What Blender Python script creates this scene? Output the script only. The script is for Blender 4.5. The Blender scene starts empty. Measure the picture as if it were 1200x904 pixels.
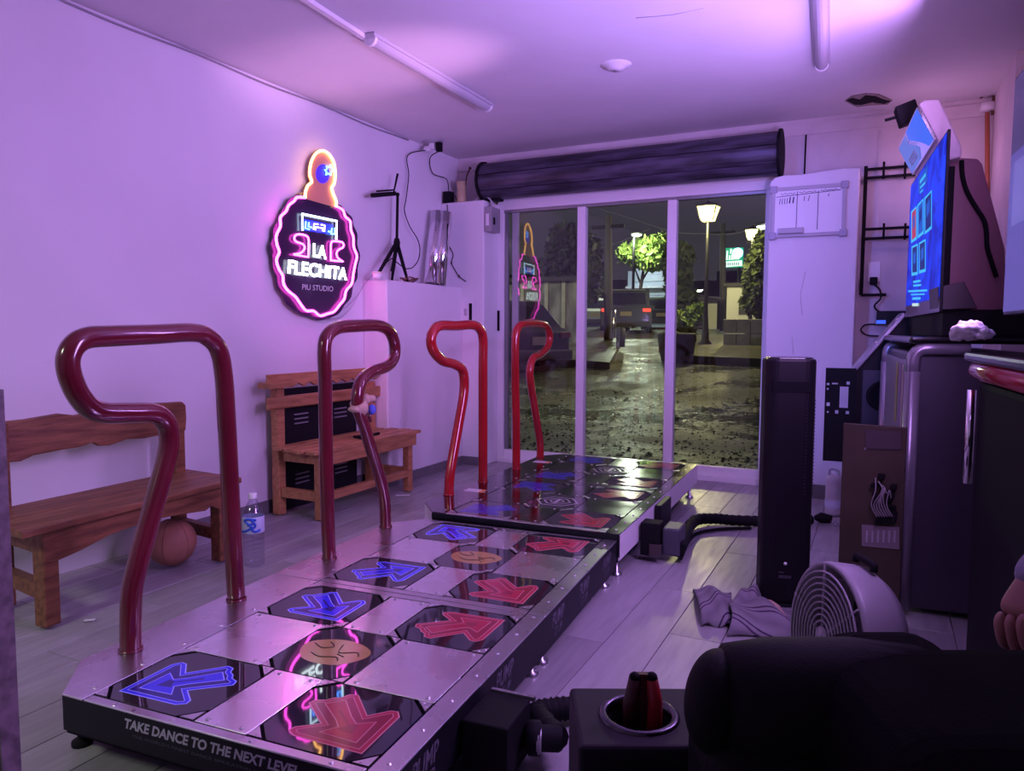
import bpy, bmesh, math, random
import numpy as np
from mathutils import Vector, Matrix
random.seed(7)
rng = np.random.default_rng(7)
SC = bpy.context.scene
COL = SC.collection
PI = math.pi

# ------------------------------------------------------------------ camera
FPX, CAMH = 864.0, 1.18
YAW, PIT, ROL = math.radians(26.5), math.atan(64 / 864.0), 0.004
_fh = np.array([-math.sin(YAW), math.cos(YAW), 0.0]); _rt = np.array([math.cos(YAW), math.sin(YAW), 0.0])
FWD = _fh * math.cos(PIT) - np.array([0, 0, 1.0]) * math.sin(PIT)
_dn = np.cross(FWD, _rt)
RGT = _rt * math.cos(ROL) - _dn * math.sin(ROL)
DWN = _dn * math.cos(ROL) + _rt * math.sin(ROL)
CAM = np.array([0.0, 0.0, CAMH])
cd = bpy.data.cameras.new('camera'); co = bpy.data.objects.new('camera', cd); COL.objects.link(co)
cd.sensor_fit = 'HORIZONTAL'; cd.sensor_width = 36.0; cd.lens = FPX / 1200 * 36.0
cd.clip_start = 0.02; cd.clip_end = 500
m = Matrix.Identity(4)
for i in range(3):
    m[i][0] = RGT[i]; m[i][1] = -DWN[i]; m[i][2] = -FWD[i]; m[i][3] = CAM[i]
co.matrix_world = m
SC.camera = co

# ------------------------------------------------------------------ world, exposure
SC.view_settings.view_transform = 'Standard'; SC.view_settings.look = 'None'
SC.view_settings.gamma = 1.0; SC.view_settings.use_curve_mapping = False
SC.view_settings.exposure = 0.0
w = bpy.data.worlds.new('night_sky'); SC.world = w; w.use_nodes = True
w.node_tree.nodes['Background'].inputs[0].default_value = (0.060, 0.056, 0.066, 1)   # overcast, lit by the town
w.node_tree.nodes['Background'].inputs[1].default_value = 0.62

# ------------------------------------------------------------------ lamps
def area(name, loc, target, sx, sy, power, col, spread=180):
    l = bpy.data.lights.new(name, 'AREA'); l.shape = 'RECTANGLE'; l.size = sx; l.size_y = sy
    l.energy = power; l.color = col; l.spread = math.radians(spread)
    o = bpy.data.objects.new(name, l); COL.objects.link(o); o.location = loc
    o.rotation_euler = (Vector(target) - Vector(loc)).to_track_quat('-Z', 'Y').to_euler()
    return o
def point(name, loc, power, col, r=0.1):
    l = bpy.data.lights.new(name, 'POINT'); l.energy = power; l.color = col; l.shadow_soft_size = r
    o = bpy.data.objects.new(name, l); COL.objects.link(o); o.location = loc
    return o
def spot(name, loc, target, power, col, deg, blend=1.0, r=0.08):
    l = bpy.data.lights.new(name, 'SPOT'); l.energy = power; l.color = col; l.spot_size = math.radians(deg); l.spot_blend = blend; l.shadow_soft_size = r
    o = bpy.data.objects.new(name, l); COL.objects.link(o); o.location = loc
    o.rotation_euler = (Vector(target) - Vector(loc)).to_track_quat('-Z', 'Y').to_euler()
    return o
# added area lights standing in for screen and light-bar glow along the right-hand wall
area('machine_lamp', (0.27, 2.25, 1.80), (-3.5, 2.75, 1.95), 0.5, 1.1, 62, (0.62, 0.32, 1.0))
area('machine_lamp', (0.10, 4.00, 2.06), (-3.5, 3.6, 2.3), 0.10, 1.0, 22, (0.62, 0.30, 1.0))
# added colour spots: two imitate platform reflections on the ceiling, three brighten the back
spot('pink_party_lamp', (0.00, 3.70, 1.15), (-2.70, 3.60, 2.735), 320, (1.0, 0.45, 0.95), 22)
spot('blue_party_lamp', (0.05, 2.9, 1.70), (-1.5, 4.2, 2.735), 150, (0.46, 0.30, 1.0), 100)
spot('pink_party_lamp', (-1.0, -1.1, 2.45), (-3.35, 4.5, 1.1), 330, (1.0, 0.22, 0.85), 14, .7)
spot('pink_party_lamp', (-0.9, -1.1, 2.60), (0.55, 5.8, 2.40), 200, (1.0, 0.42, 0.85), 13, .8)
spot('blue_party_lamp', (-2.2, -1.1, 2.50), (-0.45, 5.6, 1.35), 520, (0.15, 0.20, 1.0), 22, .6)
point('machine_rear_lamp', (0.22, 5.50, 2.28), 2.6, (0.95, 0.42, 0.85), 0.08)  # added unseen point light, brightens the back right corner
# a weak lamp in the passage behind the photographer
area('passage_lamp', (-2.6, -0.9, 2.5), (-2.9, 0.9, 0.0), 0.5, 0.5, 9, (0.95, 1.0, 0.85), 90)

# ------------------------------------------------------------------ pixel rays -> points of the room
def ray(u, v):
    return RGT * ((u - 600) / FPX) + DWN * ((v - 452) / FPX) + FWD
def onz(u, v, z=0.0):
    d = ray(u, v); return CAM + d * ((z - CAMH) / d[2])
def onx(u, v, x):
    d = ray(u, v); return CAM + d * (x / d[0])
def ony(u, v, y):
    d = ray(u, v); return CAM + d * (y / d[1])
def onpl(u, v, p, n):
    d = ray(u, v); p = np.array(p, float); n = np.array(n, float)
    return CAM + d * (((p - CAM) @ n) / (d @ n))
def atd(u, v, dep):
    return CAM + ray(u, v) * dep

# ------------------------------------------------------------------ materials
def mat(name, col, rough=0.5, metal=0.0, emit=None, es=1.0, noise=0.0, nscale=8.0, bump=0.0, bscale=60.0,
        trans=0.0, ior=1.45, coat=0.0, rvar=0.0, stretch=None, col2=None, spec=0.5, perobj=0.0):
    M = bpy.data.materials.new(name); M.use_nodes = True
    nt = M.node_tree; N = nt.nodes; L = nt.links; b = N['Principled BSDF']
    b.inputs['Base Color'].default_value = (*col, 1); b.inputs['Roughness'].default_value = rough
    b.inputs['Metallic'].default_value = metal; b.inputs['Transmission Weight'].default_value = trans
    b.inputs['IOR'].default_value = ior; b.inputs['Coat Weight'].default_value = coat
    b.inputs['Coat Roughness'].default_value = 0.06
    b.inputs['Specular IOR Level'].default_value = spec
    if emit is not None:
        b.inputs['Emission Color'].default_value = (*emit, 1); b.inputs['Emission Strength'].default_value = es
    if noise or bump or rvar or col2 or perobj:
        tc = N.new('ShaderNodeTexCoord'); mp = N.new('ShaderNodeMapping')
        if stretch: mp.inputs['Scale'].default_value = stretch
        L.new(tc.outputs['Object'], mp.inputs['Vector'])
        n1 = N.new('ShaderNodeTexNoise'); n1.inputs['Scale'].default_value = nscale; n1.inputs['Detail'].default_value = 6
        L.new(mp.outputs['Vector'], n1.inputs['Vector'])
        if noise or col2 or perobj:
            mx = N.new('ShaderNodeMix'); mx.data_type = 'RGBA'
            c2 = col2 if col2 else tuple(c * (1 - noise) for c in col)
            mx.inputs[6].default_value = (*col, 1); mx.inputs[7].default_value = (*c2, 1)
            rp = N.new('ShaderNodeValToRGB'); rp.color_ramp.elements[0].position = 0.38; rp.color_ramp.elements[1].position = 0.66
            L.new(n1.outputs['Fac'], rp.inputs['Fac']); L.new(rp.outputs['Color'], mx.inputs[0])
            out = mx.outputs[2]
            if perobj:
                oi = N.new('ShaderNodeObjectInfo'); hs = N.new('ShaderNodeHueSaturation')
                mr = N.new('ShaderNodeMapRange'); mr.inputs[3].default_value = 1 - perobj; mr.inputs[4].default_value = 1 + perobj
                L.new(oi.outputs['Random'], mr.inputs[0]); L.new(mr.outputs[0], hs.inputs['Value'])
                L.new(out, hs.inputs['Color']); out = hs.outputs['Color']
                # each piece gets its own stretch of grain
                ad = N.new('ShaderNodeVectorMath'); ad.operation = 'ADD'
                sc_ = N.new('ShaderNodeMath'); sc_.operation = 'MULTIPLY'; sc_.inputs[1].default_value = 37.0
                L.new(oi.outputs['Random'], sc_.inputs[0]); L.new(mp.outputs['Vector'], ad.inputs[0]); L.new(sc_.outputs[0], ad.inputs[1])
                L.new(ad.outputs[0], n1.inputs['Vector'])
            L.new(out, b.inputs['Base Color'])
        if rvar:
            mr = N.new('ShaderNodeMapRange'); mr.inputs[1].default_value = 0.3; mr.inputs[2].default_value = 0.7
            mr.inputs[3].default_value = max(0.02, rough - rvar); mr.inputs[4].default_value = rough + rvar
            L.new(n1.outputs['Fac'], mr.inputs[0]); L.new(mr.outputs[0], b.inputs['Roughness'])
        if bump:
            n2 = N.new('ShaderNodeTexNoise'); n2.inputs['Scale'].default_value = bscale; n2.inputs['Detail'].default_value = 5
            L.new(mp.outputs['Vector'], n2.inputs['Vector'])
            bp = N.new('ShaderNodeBump'); bp.inputs['Strength'].default_value = bump; bp.inputs['Distance'].default_value = 0.01
            L.new(n2.outputs['Fac'], bp.inputs['Height']); L.new(bp.outputs['Normal'], b.inputs['Normal'])
    return M
def glow(name, col, es):
    return mat(name, (0.02, 0.02, 0.02), 0.5, emit=col, es=es, spec=0.08)
def glassmat(name, tint=(1, 1, 1), ior=1.45, rough=0.0):
    M = bpy.data.materials.new(name); M.use_nodes = True
    nt = M.node_tree; N = nt.nodes; L = nt.links
    N.remove(N['Principled BSDF'])
    t = N.new('ShaderNodeBsdfTransparent'); t.inputs[0].default_value = (*tint, 1)
    g = N.new('ShaderNodeBsdfGlossy'); g.inputs['Roughness'].default_value = rough
    lw = N.new('ShaderNodeLayerWeight'); lw.inputs['Blend'].default_value = 0.5
    pw = N.new('ShaderNodeMath'); pw.operation = 'POWER'; pw.inputs[1].default_value = 5.0; L.new(lw.outputs['Facing'], pw.inputs[0])
    f = N.new('ShaderNodeMath'); f.operation = 'MULTIPLY_ADD'; f.inputs[1].default_value = 0.9; f.inputs[2].default_value = ((ior - 1) / (ior + 1)) ** 2; L.new(pw.outputs[0], f.inputs[0])
    mx = N.new('ShaderNodeMixShader')
    L.new(f.outputs[0], mx.inputs[0]); L.new(t.outputs[0], mx.inputs[1]); L.new(g.outputs[0], mx.inputs[2])
    L.new(mx.outputs[0], N['Material Output'].inputs[0])
    return M
WALL = mat('wall_paint', (0.74, 0.73, 0.76), 0.62, noise=0.05, nscale=2.0, bump=0.10, bscale=35)
WALLB = mat('old_wall_paint', (0.66, 0.60, 0.62), 0.65, noise=0.14, nscale=3.0, bump=0.15, bscale=25)
CEIL = mat('ceiling_paint', (0.72, 0.70, 0.73), 0.7, noise=0.07, nscale=1.5, bump=0.12, bscale=14)
PLANK = mat('grey_wood_plank', (0.33, 0.325, 0.33), 0.36, noise=0.15, nscale=4.0, stretch=(9, 1.0, 1), perobj=0.13, rvar=0.08)
GROUT = mat('floor_joint', (0.06, 0.055, 0.06), 0.9)
BASE = mat('grey_baseboard', (0.17, 0.165, 0.17), 0.5, noise=0.2)
ALU = mat('white_aluminium', (0.80, 0.78, 0.80), 0.4)
ALUD = mat('aluminium_track', (0.30, 0.30, 0.31), 0.4, metal=0.6)
RUBBER = mat('black_rubber', (0.012, 0.012, 0.013), 0.6)
PANE = glassmat('window_glass', (0.93, 0.96, 0.95), 1.52)
STEEL = mat('brushed_steel', (0.95, 0.93, 0.95), 0.27, metal=1.0, noise=0.05, nscale=5, rvar=0.06, coat=0.7)
STEELD = mat('worn_steel', (0.72, 0.70, 0.73), 0.30, metal=1.0, noise=0.09, nscale=6, rvar=0.06, coat=0.4)
DARKMET = mat('dark_mirror_plate', (0.24, 0.24, 0.25), 0.12, metal=1.0, noise=0.2, nscale=4, rvar=0.05)
ACRYL = mat('dark_acrylic', (0.022, 0.020, 0.026), 0.03, spec=0.9)
ACRYL2 = mat('smoked_acrylic', (0.05, 0.045, 0.05), 0.03, spec=0.9)
BLK = mat('black_board', (0.010, 0.010, 0.014), 0.45, spec=0.25)
BLKM = mat('black_matte', (0.008, 0.008, 0.010), 0.7, spec=0.15)
BLKG = mat('black_gloss', (0.008, 0.008, 0.010), 0.16)
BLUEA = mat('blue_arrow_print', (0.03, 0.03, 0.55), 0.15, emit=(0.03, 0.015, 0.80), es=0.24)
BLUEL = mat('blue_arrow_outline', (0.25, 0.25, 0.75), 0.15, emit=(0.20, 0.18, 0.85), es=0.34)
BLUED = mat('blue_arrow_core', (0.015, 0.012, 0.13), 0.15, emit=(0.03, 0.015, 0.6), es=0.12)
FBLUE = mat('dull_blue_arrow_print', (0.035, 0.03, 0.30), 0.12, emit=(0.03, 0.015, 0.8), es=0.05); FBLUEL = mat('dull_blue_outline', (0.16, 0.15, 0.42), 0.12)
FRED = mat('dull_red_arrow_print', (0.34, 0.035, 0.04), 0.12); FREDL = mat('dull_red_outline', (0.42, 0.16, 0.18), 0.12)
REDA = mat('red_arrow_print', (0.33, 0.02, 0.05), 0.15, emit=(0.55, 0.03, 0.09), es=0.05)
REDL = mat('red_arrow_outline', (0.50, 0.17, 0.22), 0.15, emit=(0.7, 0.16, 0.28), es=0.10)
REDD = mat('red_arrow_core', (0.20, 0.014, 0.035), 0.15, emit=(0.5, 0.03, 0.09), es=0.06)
YEL = mat('yellow_disc_print', (0.36, 0.22, 0.08), 0.15, emit=(0.6, 0.3, 0.05), es=0.02)
WLINE = mat('pale_print', (0.42, 0.38, 0.42), 0.2)
LETTER = mat('white_lettering', (0.50, 0.48, 0.56), 0.5)
LOGO = mat('worn_lettering', (0.16, 0.15, 0.19), 0.6, noise=.6, nscale=60)
LETDIM = mat('dim_lettering', (0.10, 0.09, 0.12), 0.5)
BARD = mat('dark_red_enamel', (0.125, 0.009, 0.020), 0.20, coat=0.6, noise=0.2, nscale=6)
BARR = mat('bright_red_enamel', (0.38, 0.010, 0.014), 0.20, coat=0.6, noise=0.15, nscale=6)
WOODR = mat('rustic_brown_wood', (0.25, 0.105, 0.045), 0.5, col2=(0.12, 0.045, 0.02), nscale=5, stretch=(8, 1, 8), bump=0.25, bscale=12)
WOODP = mat('pine_slat_wood', (0.48, 0.23, 0.10), 0.48, col2=(0.32, 0.14, 0.06), nscale=5, stretch=(8, 1, 8), perobj=0.12, bump=0.12, bscale=12)
TERRA = mat('worn_orange_rubber', (0.48, 0.22, 0.14), 0.6, noise=0.2, nscale=10)
PLASTIC = glassmat('clear_plastic', (0.86, 0.87, 0.92), 2.1, 0.05)
LABW = mat('pale_label', (0.55, 0.60, 0.80), 0.4)
LABB = mat('blue_label_print', (0.03, 0.10, 0.60), 0.4)
WHITEP = mat('white_plastic', (0.75, 0.74, 0.76), 0.35)
GREYP = mat('grey_plastic', (0.42, 0.41, 0.44), 0.4)
GREYM = mat('grey_painted_metal', (0.34, 0.33, 0.36), 0.4, metal=0.3)
CHROME = mat('chrome', (0.85, 0.84, 0.86), 0.10, metal=1.0)
FABK = mat('black_fabric', (0.004, 0.003, 0.005), 0.9, spec=0.1, bump=0.3, bscale=300)
LEATH = mat('black_leather', (0.005, 0.0045, 0.006), 0.7, spec=0.2, bump=0.12, bscale=220)
SHUT = mat('dark_shutter_steel', (0.030, 0.027, 0.038), 0.38, metal=0.3, col2=(0.10, 0.09, 0.14), nscale=3, stretch=(1, 6, 6), bump=0.1)
COPPER = mat('orange_pipe_paint', (0.42, 0.13, 0.06), 0.5)
MDF = mat('brown_board', (0.055, 0.037, 0.024), 0.65, noise=0.2, nscale=6)
SKIN = mat('skin', (0.30, 0.14, 0.11), 0.5, noise=0.08, nscale=20)
SLEEVE = mat('pale_sleeve_cloth', (0.26, 0.24, 0.33), 0.85, bump=0.2, bscale=200)
REDP = mat('red_plastic', (0.30, 0.012, 0.02), 0.35)

# ------------------------------------------------------------------ mesh building
WORG = {}          # world-like origin of every object, in the frame its thing is modelled in
LOCALS = set()
class MB:
    def __init__(s): s.v = []; s.f = []; s.sm = []
    def add(s, v, f, smooth=False):
        o = len(s.v); s.v += [tuple(map(float, p)) for p in v]
        s.f += [tuple(i + o for i in q) for q in f]; s.sm += [smooth] * len(f)
        return s
    def frame(s, o, ex, ey, ez, sx, sy, sz):
        """box centred at o with half axes along ex,ey,ez"""
        o, ex, ey, ez = [np.array(a, float) for a in (o, ex, ey, ez)]
        v = [o + ex * (a * sx / 2) + ey * (b * sy / 2) + ez * (c * sz / 2) for a in (-1, 1) for b in (-1, 1) for c in (-1, 1)]
        return s.add(v, [(0, 1, 3, 2), (4, 6, 7, 5), (0, 4, 5, 1), (2, 3, 7, 6), (0, 2, 6, 4), (1, 5, 7, 3)])
    def box(s, x0, x1, y0, y1, z0, z1):
        return s.frame(((x0 + x1) / 2, (y0 + y1) / 2, (z0 + z1) / 2), (1, 0, 0), (0, 1, 0), (0, 0, 1), x1 - x0, y1 - y0, z1 - z0)
    def beam(s, a, b, wx, wz, up=(0, 0, 1)):
        a = np.array(a, float); b = np.array(b, float); d = b - a; L = np.linalg.norm(d); d /= L
        up = np.array(up, float)
        if abs(d @ up) > 0.98: up = np.array([1.0, 0, 0])
        sx = np.cross(d, up); sx /= np.linalg.norm(sx); uz = np.cross(sx, d)
        return s.frame((a + b) / 2, d, sx, uz, L, wx, wz)
    def prism(s, poly, vec):
        n = len(poly); P = [np.array(p, float) for p in poly]; V = np.array(vec, float)
        v = P + [p + V for p in P]
        f = [tuple(range(n - 1, -1, -1)), tuple(range(n, 2 * n))] + [(i, (i + 1) % n, n + (i + 1) % n, n + i) for i in range(n)]
        return s.add(v, f)
    def face(s, poly): return s.add(poly, [tuple(range(len(poly)))])
    def tube(s, pts, r, seg=10, closed=False, caps=True, radii=None):
        P = [np.array(p, float) for p in pts]; n = len(P)
        T = []
        for i in range(n):
            a = P[(i - 1) % n] if (closed or i > 0) else P[i]; b = P[(i + 1) % n] if (closed or i < n - 1) else P[i]
            t = b - a; T.append(t / (np.linalg.norm(t) + 1e-12))
        ref = np.array([0, 0, 1.0]) if abs(T[0][2]) < 0.9 else np.array([1.0, 0, 0])
        u = np.cross(T[0], ref); u /= np.linalg.norm(u)
        v = []
        for i in range(n):
            u = u - T[i] * (u @ T[i]); u /= np.linalg.norm(u); w_ = np.cross(T[i], u)
            rr = radii[i] if radii else r
            for k in range(seg):
                a = 2 * PI * k / seg; v.append(P[i] + (u * math.cos(a) + w_ * math.sin(a)) * rr)
        f = []
        for i in range(n if closed else n - 1):
            j = (i + 1) % n
            for k in range(seg):
                k2 = (k + 1) % seg; f.append((i * seg + k, i * seg + k2, j * seg + k2, j * seg + k))
        s.add(v, f, True)
        if caps and not closed:
            o = len(s.v) - n * seg
            s.f.append(tuple(o + k for k in range(seg - 1, -1, -1))); s.sm.append(False)
            s.f.append(tuple(o + (n - 1) * seg + k for k in range(seg))); s.sm.append(False)
        return s
    def lathe(s, prof, c=(0, 0, 0), ax=(0, 0, 1), seg=20, smooth=True, ang=2 * PI):
        """prof: list of (radius, height along ax)"""
        ax = np.array(ax, float); ax /= np.linalg.norm(ax); c = np.array(c, float)
        ref = np.array([1.0, 0, 0]) if abs(ax[0]) < 0.9 else np.array([0, 1.0, 0])
        u = np.cross(ax, ref); u /= np.linalg.norm(u); w_ = np.cross(ax, u)
        v = []; f = []
        for r, h in prof:
            for k in range(seg):
                a = 2 * PI * k / seg; v.append(c + ax * h + (u * math.cos(a) + w_ * math.sin(a)) * max(r, 1e-4))
        for i in range(len(prof) - 1):
            for k in range(seg):
                k2 = (k + 1) % seg; f.append((i * seg + k, i * seg + k2, (i + 1) * seg + k2, (i + 1) * seg + k))
        return s.add(v, f, smooth)
    def ball(s, c, r, seg=16, rings=10, sq=(1, 1, 1)):
        c = np.array(c, float); v = []; f = []
        for i in range(rings + 1):
            t = PI * i / rings
            for k in range(seg):
                a = 2 * PI * k / seg
                v.append(c + np.array([math.sin(t) * math.cos(a) * sq[0], math.sin(t) * math.sin(a) * sq[1], math.cos(t) * sq[2]]) * r)
        for i in range(rings):
            for k in range(seg):
                k2 = (k + 1) % seg; f.append((i * seg + k, (i + 1) * seg + k, (i + 1) * seg + k2, i * seg + k2))
        return s.add(v, f, True)
    def build(s, name, material, parent=None, bevel=0.0, kind=None, label=None, segs=2, subsurf=0):
        V = np.array(s.v, float)
        org = (V.min(0) + V.max(0)) / 2
        me = bpy.data.meshes.new(name)
        me.from_pydata([tuple(p) for p in (V - org)], [], s.f); me.validate()
        if len(me.polygons) == len(s.sm): me.polygons.foreach_set('use_smooth', s.sm)
        bm = bmesh.new(); bm.from_mesh(me); bmesh.ops.remove_doubles(bm, verts=bm.verts, dist=1e-5)
        bmesh.ops.recalc_face_normals(bm, faces=bm.faces); bm.to_mesh(me); bm.free()
        me.materials.append(material)
        o = bpy.data.objects.new(name, me); COL.objects.link(o)
        if bevel:
            md = o.modifiers.new('bevel', 'BEVEL'); md.width = bevel; md.segments = segs; md.limit_method = 'ANGLE'; md.angle_limit = math.radians(40)
        if subsurf:
            md = o.modifiers.new('sub', 'SUBSURF'); md.levels = subsurf; md.render_levels = subsurf
        if parent is not None:
            o.parent = parent; po = WORG.get(parent.name, np.zeros(3)); o.location = org - po
        else: o.location = org
        WORG[o.name] = org
        if kind: o['kind'] = kind
        if label: o['label'] = label
        return o
def tag(o, label, cat, group=None):
    o['label'] = label; o['category'] = cat
    if group: o['group'] = group
    return o
def thing(name, label, cat, loc=(0, 0, 0), group=None, rz=0.0, local=False):
    o = bpy.data.objects.new(name, None); COL.objects.link(o); o.location = tuple(map(float, loc)); o.rotation_euler = (0, 0, rz)
    o.empty_display_size = 0.1
    WORG[o.name] = np.zeros(3) if (local or rz) else np.array(loc, float)
    return tag(o, label, cat, group)
def struct(o): o['kind'] = 'structure'; return o
def smooth_path(pts, n=6, closed=False):
    """Catmull-Rom through the points"""
    P = [np.array(p, float) for p in pts]; N_ = len(P); out = []
    rngs = range(N_ if closed else N_ - 1)
    for i in rngs:
        if closed: a, b, c, d = P[(i - 1) % N_], P[i], P[(i + 1) % N_], P[(i + 2) % N_]
        else: a, b, c, d = P[max(i - 1, 0)], P[i], P[i + 1], P[min(i + 2, N_ - 1)]
        for k in range(n):
            t = k / n
            out.append(0.5 * ((2 * b) + (c - a) * t + (2 * a - 5 * b + 4 * c - d) * t * t + (3 * b - a - 3 * c + d) * t ** 3))
    if not closed: out.append(P[-1])
    return out
def round_path(pts, rad, n=6, closed=False):
    """polyline with rounded corners (rad: number or list)"""
    P = [np.array(p, float) for p in pts]; N_ = len(P); out = []
    for i in range(N_):
        if not closed and i in (0, N_ - 1): out.append(P[i]); continue
        a, b, c = P[(i - 1) % N_], P[i], P[(i + 1) % N_]
        r = rad[i] if isinstance(rad, (list, tuple)) else rad
        la = np.linalg.norm(a - b); lc = np.linalg.norm(c - b); r = min(r, la * 0.49, lc * 0.49)
        p, q = b + (a - b) / la * r, b + (c - b) / lc * r
        for k in range(n + 1):
            t = k / n; out.append((1 - t) ** 2 * p + 2 * t * (1 - t) * b + t * t * q)
    return out
_tc = {}
def text_mesh(st, bold=0.0, res=3):
    key = (st, bold)
    if key not in _tc:
        cu = bpy.data.curves.new('tmp', 'FONT'); cu.body = st; cu.size = 1.0; cu.offset = bold; cu.resolution_u = res; cu.align_x = 'LEFT'
        o = bpy.data.objects.new('tmp', cu); COL.objects.link(o)
        dg = bpy.context.evaluated_depsgraph_get(); dg.update()
        me = bpy.data.meshes.new_from_object(o.evaluated_get(dg))
        v = np.array([tuple(p.co) for p in me.vertices]); f = [tuple(p.vertices) for p in me.polygons]
        bpy.data.objects.remove(o); bpy.data.curves.remove(cu); bpy.data.meshes.remove(me)
        v[:, 0] -= v[:, 0].min(); v[:, 1] -= v[:, 1].min()
        _tc[key] = (v, f)
    return _tc[key]
def put_text(mb, st, o, ex, ey, width, height, shear=0.0, bold=0.0):
    v, f = text_mesh(st, bold); o, ex, ey = [np.array(a, float) for a in (o, ex, ey)]
    W, H = v[:, 0].max(), v[:, 1].max()
    x = v[:, 0] / W; y = v[:, 1] / H
    P = [o + ex * (a * width + shear * b * height) + ey * (b * height) for a, b in zip(x, y)]
    return mb.add(P, f)

# ================================================================== the room
XL, YB, ZC = -3.5, 5.9, 2.735
XR, YF = 1.30, -1.3
struct(MB().box(XL - .1, XR + .1, YF - .1, YB + .05, -0.12, -0.004).build('floor', GROUT))
FLOOR = bpy.data.objects['floor']
# wood-look planks laid along the depth of the room, staggered
pm = MB().box(-.0985, .0985, -.597, .597, 0, .012).build('plank', PLANK, FLOOR, bevel=0.0015, segs=1)
first = True
xi = 0; x = XL + .1
while x < XR:
    off = (0.0, .45, .9, .2, .7)[xi % 5]
    y = YF - off + .6
    while y - .597 < YB:
        ya, yb_ = max(y - .597, YF), min(y + .597, YB)
        if yb_ - ya > 0.004:
            if first: o = pm; first = False
            else: o = pm.copy(); COL.objects.link(o); o.parent = FLOOR
            o.location = Vector((x, (ya + yb_) / 2, -.006)) - Vector(WORG['floor'])
            o.scale = (1, (yb_ - ya) / 1.194, 1)
        y += 1.197
    x += .2; xi += 1
struct(MB().box(XL - .1, XR + .1, YF - .1, YB + .05, ZC, ZC + .1).build('ceiling', CEIL))
CE = bpy.data.objects['ceiling']
# torn patch in the plaster beside the back wall
hp = [onz(u, v, ZC - .001) for u, v in [(992, 117), (998, 114), (1008, 116), (1014, 111), (1026, 112), (1036, 116), (1044, 118), (1036, 121), (1022, 119), (1010, 122), (1002, 122)]]
MB().prism(hp, (0, 0, -.006)).build('torn_hole', BLKM, CE)
hp = [onz(u, v, ZC - .0005) for u, v in [(990, 118), (998, 112), (1014, 109), (1030, 110), (1046, 117), (1040, 122), (1020, 123), (1004, 125)]]
MB().prism(hp, (0, 0, -.004)).build('broken_plaster_rim', mat('raw_plaster', (0.35, 0.3, 0.28), 0.9, noise=.4, nscale=30), CE)
# hairline crack and small scars
MB().tube([onz(u, v, ZC - .001) for u, v in [(745, 21), (770, 19), (790, 17), (824, 10)]], .0025, 5).build('crack', GREYM, CE)
struct(MB().box(XL - .1, XL, YF, YB, 0, ZC).build('wall_left', WALL))
struct(MB().box(XL, XR, YF - .1, YF, 0, ZC).build('wall_front', WALL))
struct(MB().box(XR, XR + .1, YF, YB, 0, ZC).build('wall_right', WALL))
struct(MB().box(0.615, XR, 5.0, YB, 0, ZC).build('trim_1', WALLB))
DX0, DX1, DZ = -3.12, -0.77, 2.33
b = MB(); b.box(XL, DX0, YB, YB + .12, 0, ZC); b.box(DX1, XR, YB, YB + .12, 0, ZC); b.box(DX0, DX1, YB, YB + .12, DZ, ZC)
WB = struct(b.build('wall_back', WALLB))
MB().box(XL + .001, 0.61, YB - .012, YB - .0005, 2.62, 2.70).build('plaster_band', WALLB, WB)
for u in (945, 1030, 1100):
    xx = ony(u, 200, YB)[0]; MB().box(xx - .012, xx + .012, YB - .006, YB - .0005, .3, 2.6).build('panel_joint', WALLB, WB)
b = MB(); xx = ony(943, 200, YB)[0]; b.tube([(xx, YB - .012, 2.32), (xx + .003, YB - .012, 2.62)], .006, 6); b.build('loose_wire', BLKM, WB)
# piers beside the door, low block along the left wall
PLX = -3.067
struct(MB().box(XL, PLX, 5.6, YB, 0, 2.295).build('trim_2', WALL, bevel=.012))
PRX0, PRX1 = ony(897, 400, 5.6)[0], ony(1003, 320, 5.6)[0]
top = [(PRX0, 2.24), (PRX0 + .03, 2.275), (PRX0 + .10, 2.285), (PRX0 + .2, 2.28), (PRX1 - .1, 2.3), (PRX1, 2.29), (PRX1, 0), (PRX0, 0)]
struct(MB().prism([(x_, 5.6, z_) for x_, z_ in top], (0, .3, 0)).build('trim_3', WALL, bevel=.008))
for pts in ([(944, 318), (938, 345), (940, 370)], [(928, 395), (930, 415)]):
    MB().tube([ony(u, v, 5.5995) for u, v in pts], .0015, 5).build('crack', GREYM, bpy.data.objects['trim_3'])
BLX, BLY, BLZ = -3.28, 4.5, 1.555
struct(MB().box(XL, BLX, BLY, 5.6, 0, BLZ).build('trim_4', WALL, bevel=.01))
b = MB(); b.box(XL, XL + .014, 2.72, BLY, 0, .085)
struct(b.build('baseboard_left', BASE))
struct(MB().box(XL + .014, BLX + .014, BLY - .014, BLY, 0, .075).box(BLX, BLX + .014, BLY, 5.6, 0, .075).build('baseboard_block', BASE))
struct(MB().box(BLX + .014, PLX, 5.586, 5.6, 0, .075).build('baseboard_pier', BASE))
struct(MB().box(-.42, PRX1, 5.586, 5.6, 0, .1).box(PRX1, .615, YB - .014, YB, 0, .1).build('baseboard_back', BASE))

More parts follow.
